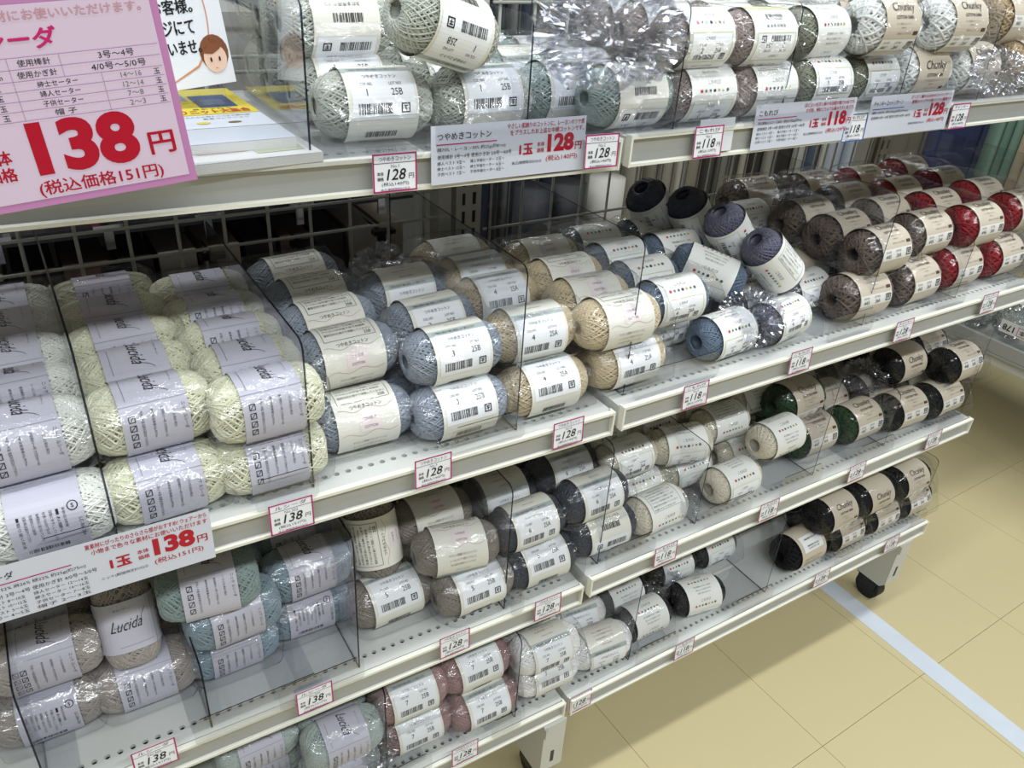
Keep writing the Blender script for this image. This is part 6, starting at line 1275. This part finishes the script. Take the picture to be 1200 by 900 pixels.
# white notice with a drawn child's face
s = Sheet(); w_, h_ = .105, .148; z1 = .0004
s.rect(-w_, 0, 0, h_, (232, 235, 238))
for i, tx in enumerate(('のお客様。', 'レジにて', '下さいませ。')): s.text(tx, -.024 - (0 if i != 1 else .002), .061 - i * .0165, .0115, INK, .045 if i != 1 else .034, z1, bold=.03, anchor='r')
s.V and None
for i in range(14):
    a0, a1 = -.6 + i * .12, -.6 + (i + 1) * .12
    p0 = (-.030 + .016 * math.cos(a0), .060 + .040 * math.sin(a0)); p1 = (-.030 + .016 * math.cos(a1), .060 + .040 * math.sin(a1))
    s.quad([p0, p1, (p1[0] + .0009, p1[1]), (p0[0] + .0009, p0[1])], (214, 140, 90), z1)
s.quad([(-.030, .018), (-.0165, .036), (-.0155, .036), (-.029, .0165)], (214, 140, 90), z1); s.quad([(-.060, .004), (-.030, .018), (-.029, .0165), (-.060, .0030)], (214, 140, 90), z1)
s.dot(-.014, .027, .0125, (134, 84, 58), z1, 18, .0150); s.dot(-.014, .022, .0100, (236, 200, 176), z1 * 2, 18, .0120)
s.quad([(-.026, .028), (-.014, .036), (-.004, .034), (-.010, .029), (-.016, .026)], (134, 84, 58), z1 * 3)
s.dot(-.018, .0215, .0009, INK, z1 * 4, 8, .0021); s.dot(-.0105, .0215, .0009, INK, z1 * 4, 8, .0021); s.rect(-.0158, .0140, -.0130, .0144, (180, 90, 80), z1 * 4)
put(s, 'notice_sheet', (-.3500, .200, .3730), (math.radians(-2), math.radians(-6), 0), 'white notice sheet with black lettering and a drawn brown-haired face', 'notice', None, (-w_, 0, 0, h_))
cl = MB(); cl.box((-.44, .203, .333), (-.36, .206, .40)); tag(cl.make('notice_stand', M_ACR), 'clear acrylic stand behind the white notice sheet', 'stand')

# booklets
def booklet(x, y, z, rz, label, cover):
    t = empty('booklet', (x, y, z), (0, 0, rz)); tag(t, label, 'booklet')
    b = MB(); b.box((-.105, -.004, 0), (.0, .20, .0075)); b.make('page_block', mat('white_page_edges', (222, 222, 220), .7, bump=.4, bscale=900), t)
    s = Sheet(); cover(s)
    o = s.build('cover', lambda a, b, c: (a, b, .0078 + c), mat_=M_PRINTG, parent=t)
def cov1(s):
    s.rect(-.105, -.004, 0, .20, (208, 214, 224)); s.rect(-.105, .092, 0, .20, (222, 204, 70), .0003)
    s.rect(-.100, .150, -.050, .195, (150, 160, 170), .0005); s.rect(-.046, .118, -.012, .170, (58, 84, 130), .0005); s.rect(-.040, .128, -.020, .150, (90, 120, 160), .0007)
    s.text('手づくりニット大集合', -.006, .096, .014, (196, 70, 60), .090, .0006, bold=.03, anchor='r'); s.text('夏糸で作る', -.020, .110, .0050, INK, .035, .0006, anchor='r')
    s.text('かんたん小物とバッグの編み図', -.012, .082, .0040, INK, .060, .0004, anchor='r'); s.text('春夏コレクション', -.015, .074, .0040, INK, .040, .0004, anchor='r')
    s.dot(-.058, .062, .006, (220, 200, 70), .0004, 10, .004); s.dot(-.032, .060, .006, (120, 100, 60), .0004, 10, .003); s.dot(-.070, .150, .008, (190, 120, 60), .0007)
def cov2(s):
    s.rect(-.105, -.004, 0, .20, (214, 214, 212)); s.rect(-.095, .020, -.055, .075, (196, 170, 160), .0003); s.rect(-.050, .010, -.010, .060, (180, 185, 160), .0003)
booklet(-.322, .062, .3345, math.radians(3), 'white booklet lying at the bottom of the pile behind the pink poster', cov2)
booklet(-.336, .085, .3425, math.radians(1), 'yellow and white knitting booklet with blue photo on top of the pile', cov1)

# ------------------------------------------------------------------ behind the grid on the left: back-to-back fixture with dark boxes and hooks
m_dark = mat('dark_block_panel', (30, 31, 36), .6)
b = MB(); b.box((-1.3, .74, ZF), (-.05, .76, .36)); o = b.make('light_block_board', m_dark); tag(o, 'dark panel behind the left grid, added to block light', 'light_blocker')  # panel added to keep ambient light off the space behind the boxes
b = MB(); b.box((-1.2, .435, .168), (-.06, .70, .172)); b.box((-1.2, .432, .160), (-.06, .436, .172)); o = b.make('rear_shelf', mat('dark_steel_shelf', (70, 72, 76), .3, metal=.4)); tag(o, 'thin dark steel shelf behind the left wire grid', 'shelf')
BX = [(-.60, .05, (120, 118, 112)), (-.545, .045, (96, 92, 86)), (-.49, .05, (84, 40, 38)), (-.435, .04, (34, 36, 44)), (-.385, .045, (110, 108, 100)), (-.33, .045, (46, 40, 40)), (-.28, .04, (74, 74, 78)), (-.232, .042, (40, 52, 70)), (-.185, .04, (112, 108, 98)), (-.135, .042, (60, 58, 58)), (-.09, .035, (150, 152, 150))]
for i, (x, wd, c) in enumerate(BX):
    b = MB(); b.box((x - wd / 2, .46, .1725), (x + wd / 2, .60, .40)); b.box((x - wd / 2 + .003, .4592, .18), (x + wd / 2 - .003, .46, .25))
    tag(b.make('product_box', mat('carton_%d' % i, tuple(min(235, int(v * 1.75)) for v in c), .5)), '%s carton standing upright behind the left grid, %s' % (['light grey', 'dull grey', 'maroon', 'near-black', 'pale grey', 'brown-black', 'mid grey', 'navy', 'beige-grey', 'umber', 'whitish'][i], ['leftmost', 'second from the left', 'third from the left', 'fourth from the left', 'fifth from the left', 'sixth from the left', 'fifth from the post', 'fourth from the post', 'third from the post', 'second from the post', 'nearest the post'][i]), 'carton', 'cartons behind the left grid')
    b = MB(); b.box((x - wd / 2, .44, .02), (x + wd / 2, .56, .125)); 
    c2 = [(92, 84, 76), (24, 22, 22), (56, 46, 42), (28, 26, 26), (84, 80, 76)][i % 5]
    tag(b.make('hanging_pack', mat('pack_%d' % i, tuple(min(235, int(v * 1.8)) for v in c2), .4)), 'dim hanging packet low behind the left grid, under the %s carton' % ['light grey', 'dull grey', 'maroon', 'near-black', 'pale grey', 'brown-black', 'mid grey', 'navy', 'beige-grey', 'umber', 'whitish'][i], 'packet', 'packets hanging behind the left grid')
for i, x in enumerate((-.575, -.462, -.35, -.235, -.12)):
    for j, z in enumerate((.182, .128)):
        t = empty('peg_hook', (x, .395, z)); tag(t, 'peg hook bracket behind the left grid, %s row, %s from the left' % (['upper', 'lower'][j], ['first', 'second', 'third', 'fourth', 'fifth'][i]), 'hook', 'peg hooks behind the left grid')
        b = MB(); b.box((-.016, 0, -.003), (.016, .012, .003)); b.make('bracket', M_CHROME if j == 0 else M_BLACK, t)
        b = MB(); b.tube((0, .006, -.002), (0, .10, -.006), .0025, 6); b.box((-.005, .010, -.030), (.005, .014, .0)); b.make('rod', M_CHROME if j == 0 else M_BLACK, t)
# ------------------------------------------------------------------ behind the grid on the right: fabric bolts standing across the next aisle
b = MB(); b.box((-.3, 1.62, ZF), (5.6, 1.66, 1.25)); o = b.make('wall_back', mat('grey_partition', (120, 118, 112), .7)); o['kind'] = 'structure'
b = MB(); b.box((-.1, 1.05, ZF), (5.4, 1.60, -.46)); tag(b.make('bolt_plinth', M_POST), 'low grey plinth carrying the fabric bolts across the next aisle', 'plinth')
bn = {}
for i, (x, wd, c, cn) in enumerate(BOLTS):
    t = empty('fabric_bolt', (x, 1.2, -.46)); bn[cn] = bn.get(cn, 0) + 1
    tag(t, '%s %s fabric bolt from the left, standing beyond the right grid' % (['first', 'second', 'third', 'fourth', 'fifth', 'sixth', 'seventh', 'eighth'][bn[cn] - 1], cn), 'fabric bolt', 'fabric bolts across the next aisle')
    r = wd / 2; b = MB(); pts = []
    n = 14
    for z in (0, 1.45):
        for k in range(n):
            a = 2 * math.pi * k / n; b.V.append((r * .98 * math.copysign(abs(math.cos(a)) ** .7, math.cos(a)), .07 * math.copysign(abs(math.sin(a)) ** .7, math.sin(a)), z))
    for k in range(n): b.F.append((k, (k + 1) % n, n + (k + 1) % n, n + k)); b.M.append(0)
    b.F += [tuple(reversed(range(n))), tuple(range(n, 2 * n))]; b.M += [0, 0]
    b.make('rolled_cloth', mat('cloth_%d' % i, c, .85, bump=.3, bscale=600, var=.08, vscale=30), t, True)
    c_ = MB(); c_.box((r * .4, -.0735, .02), (r * .4 + .004, -.069, 1.43)); c_.make('cloth_edge', mat('cloth_edge_%d' % i, tuple(int(v * .6) for v in c), .9), t)
# tan crate with dark things seen through the grid beside the joint
t = empty('fabric_crate', (.62, .98, ZF)); tag(t, 'tan crate holding black and white bundles beyond the section joint', 'crate')
b = MB(); b.box((-.22, -.12, 0), (.22, .05, .52)); b.make('box', mat('tan_board', (150, 132, 92), .7), t)
for i, (dx, c) in enumerate(((-.12, (30, 32, 38)), (-.02, (28, 28, 32)), (.10, (180, 178, 170)))):
    b = MB(); b.tube((dx, -.03, .52), (dx, -.03, .72), .045, 14); b.make('bundle', mat('bundle_%d' % i, c, .6), t, True)

# ------------------------------------------------------------------ fixture end at the far right: low shelf with clear packs
t = empty('end_fixture', (1.6, .1, ZF)); tag(t, 'low ivory fixture at the far right edge with a price rail facing the aisle', 'shelf fixture')
b = MB(); b.box((0, -.9, .30), (.55, .9, .335)); b.make('shelf_board', M_IVORY, t)
b = MB(); b.box((-.012, -.9, .335), (0, .9, .368)); b.box((-.014, -.9, .328), (-.010, .9, .334)); b.make('price_rail', M_RAIL, t)
b = MB()
for yy in (-.85, .82): b.box((.25, yy, 0), (.30, yy + .04, .30))
b.make('foot', M_POST, t)
s = Sheet(); s.rect(-.05, 0, .05, .034, (225, 225, 228)); s.frame(-.028, .006, .004, .030, .0015, (190, 90, 110), .0004)
s.text('1本', -.012, .012, .014, INK, .02, .0005, anchor='c', rot=0, bold=.02); s.text('178', .028, .010, .017, INK, .030, .0005, anchor='c', bold=.02)
for i, yy in enumerate((.235, .30)):
    if i: break
    o = s.build('price_tag', lambda a, b_, c: (-c, a, -b_), mat_=M_PRINTG); o.location = (1.584, yy + .04, ZF + .435); 
    tag(o, 'upside-down 178 price slip on the rail of the far right fixture', 'price tag')
M_PACK = mat_clear('shiny_pack_film', (.80, .82, .80), .35, .16, .9, 22, .5, ridge=True)
for i in range(7):
    o = crumple((1.70, .06 + i * .095, ZF + .385 + .008 * (i % 2)), .085, .055, .05, None, 20 + i, .1 * i, M_PACK); o.name = 'clear_pack'
    tag(o, 'shiny clear pack on the far right fixture, %s from the near end' % ['first', 'second', 'third', 'fourth', 'fifth', 'sixth', 'seventh'][i], 'pack', 'shiny packs on the far right fixture')

# ------------------------------------------------------------------ lift everything so that the floor lies at z = 0
for o in list(COL.objects):
    if o.parent is None:
        o.location.z += FLOOR
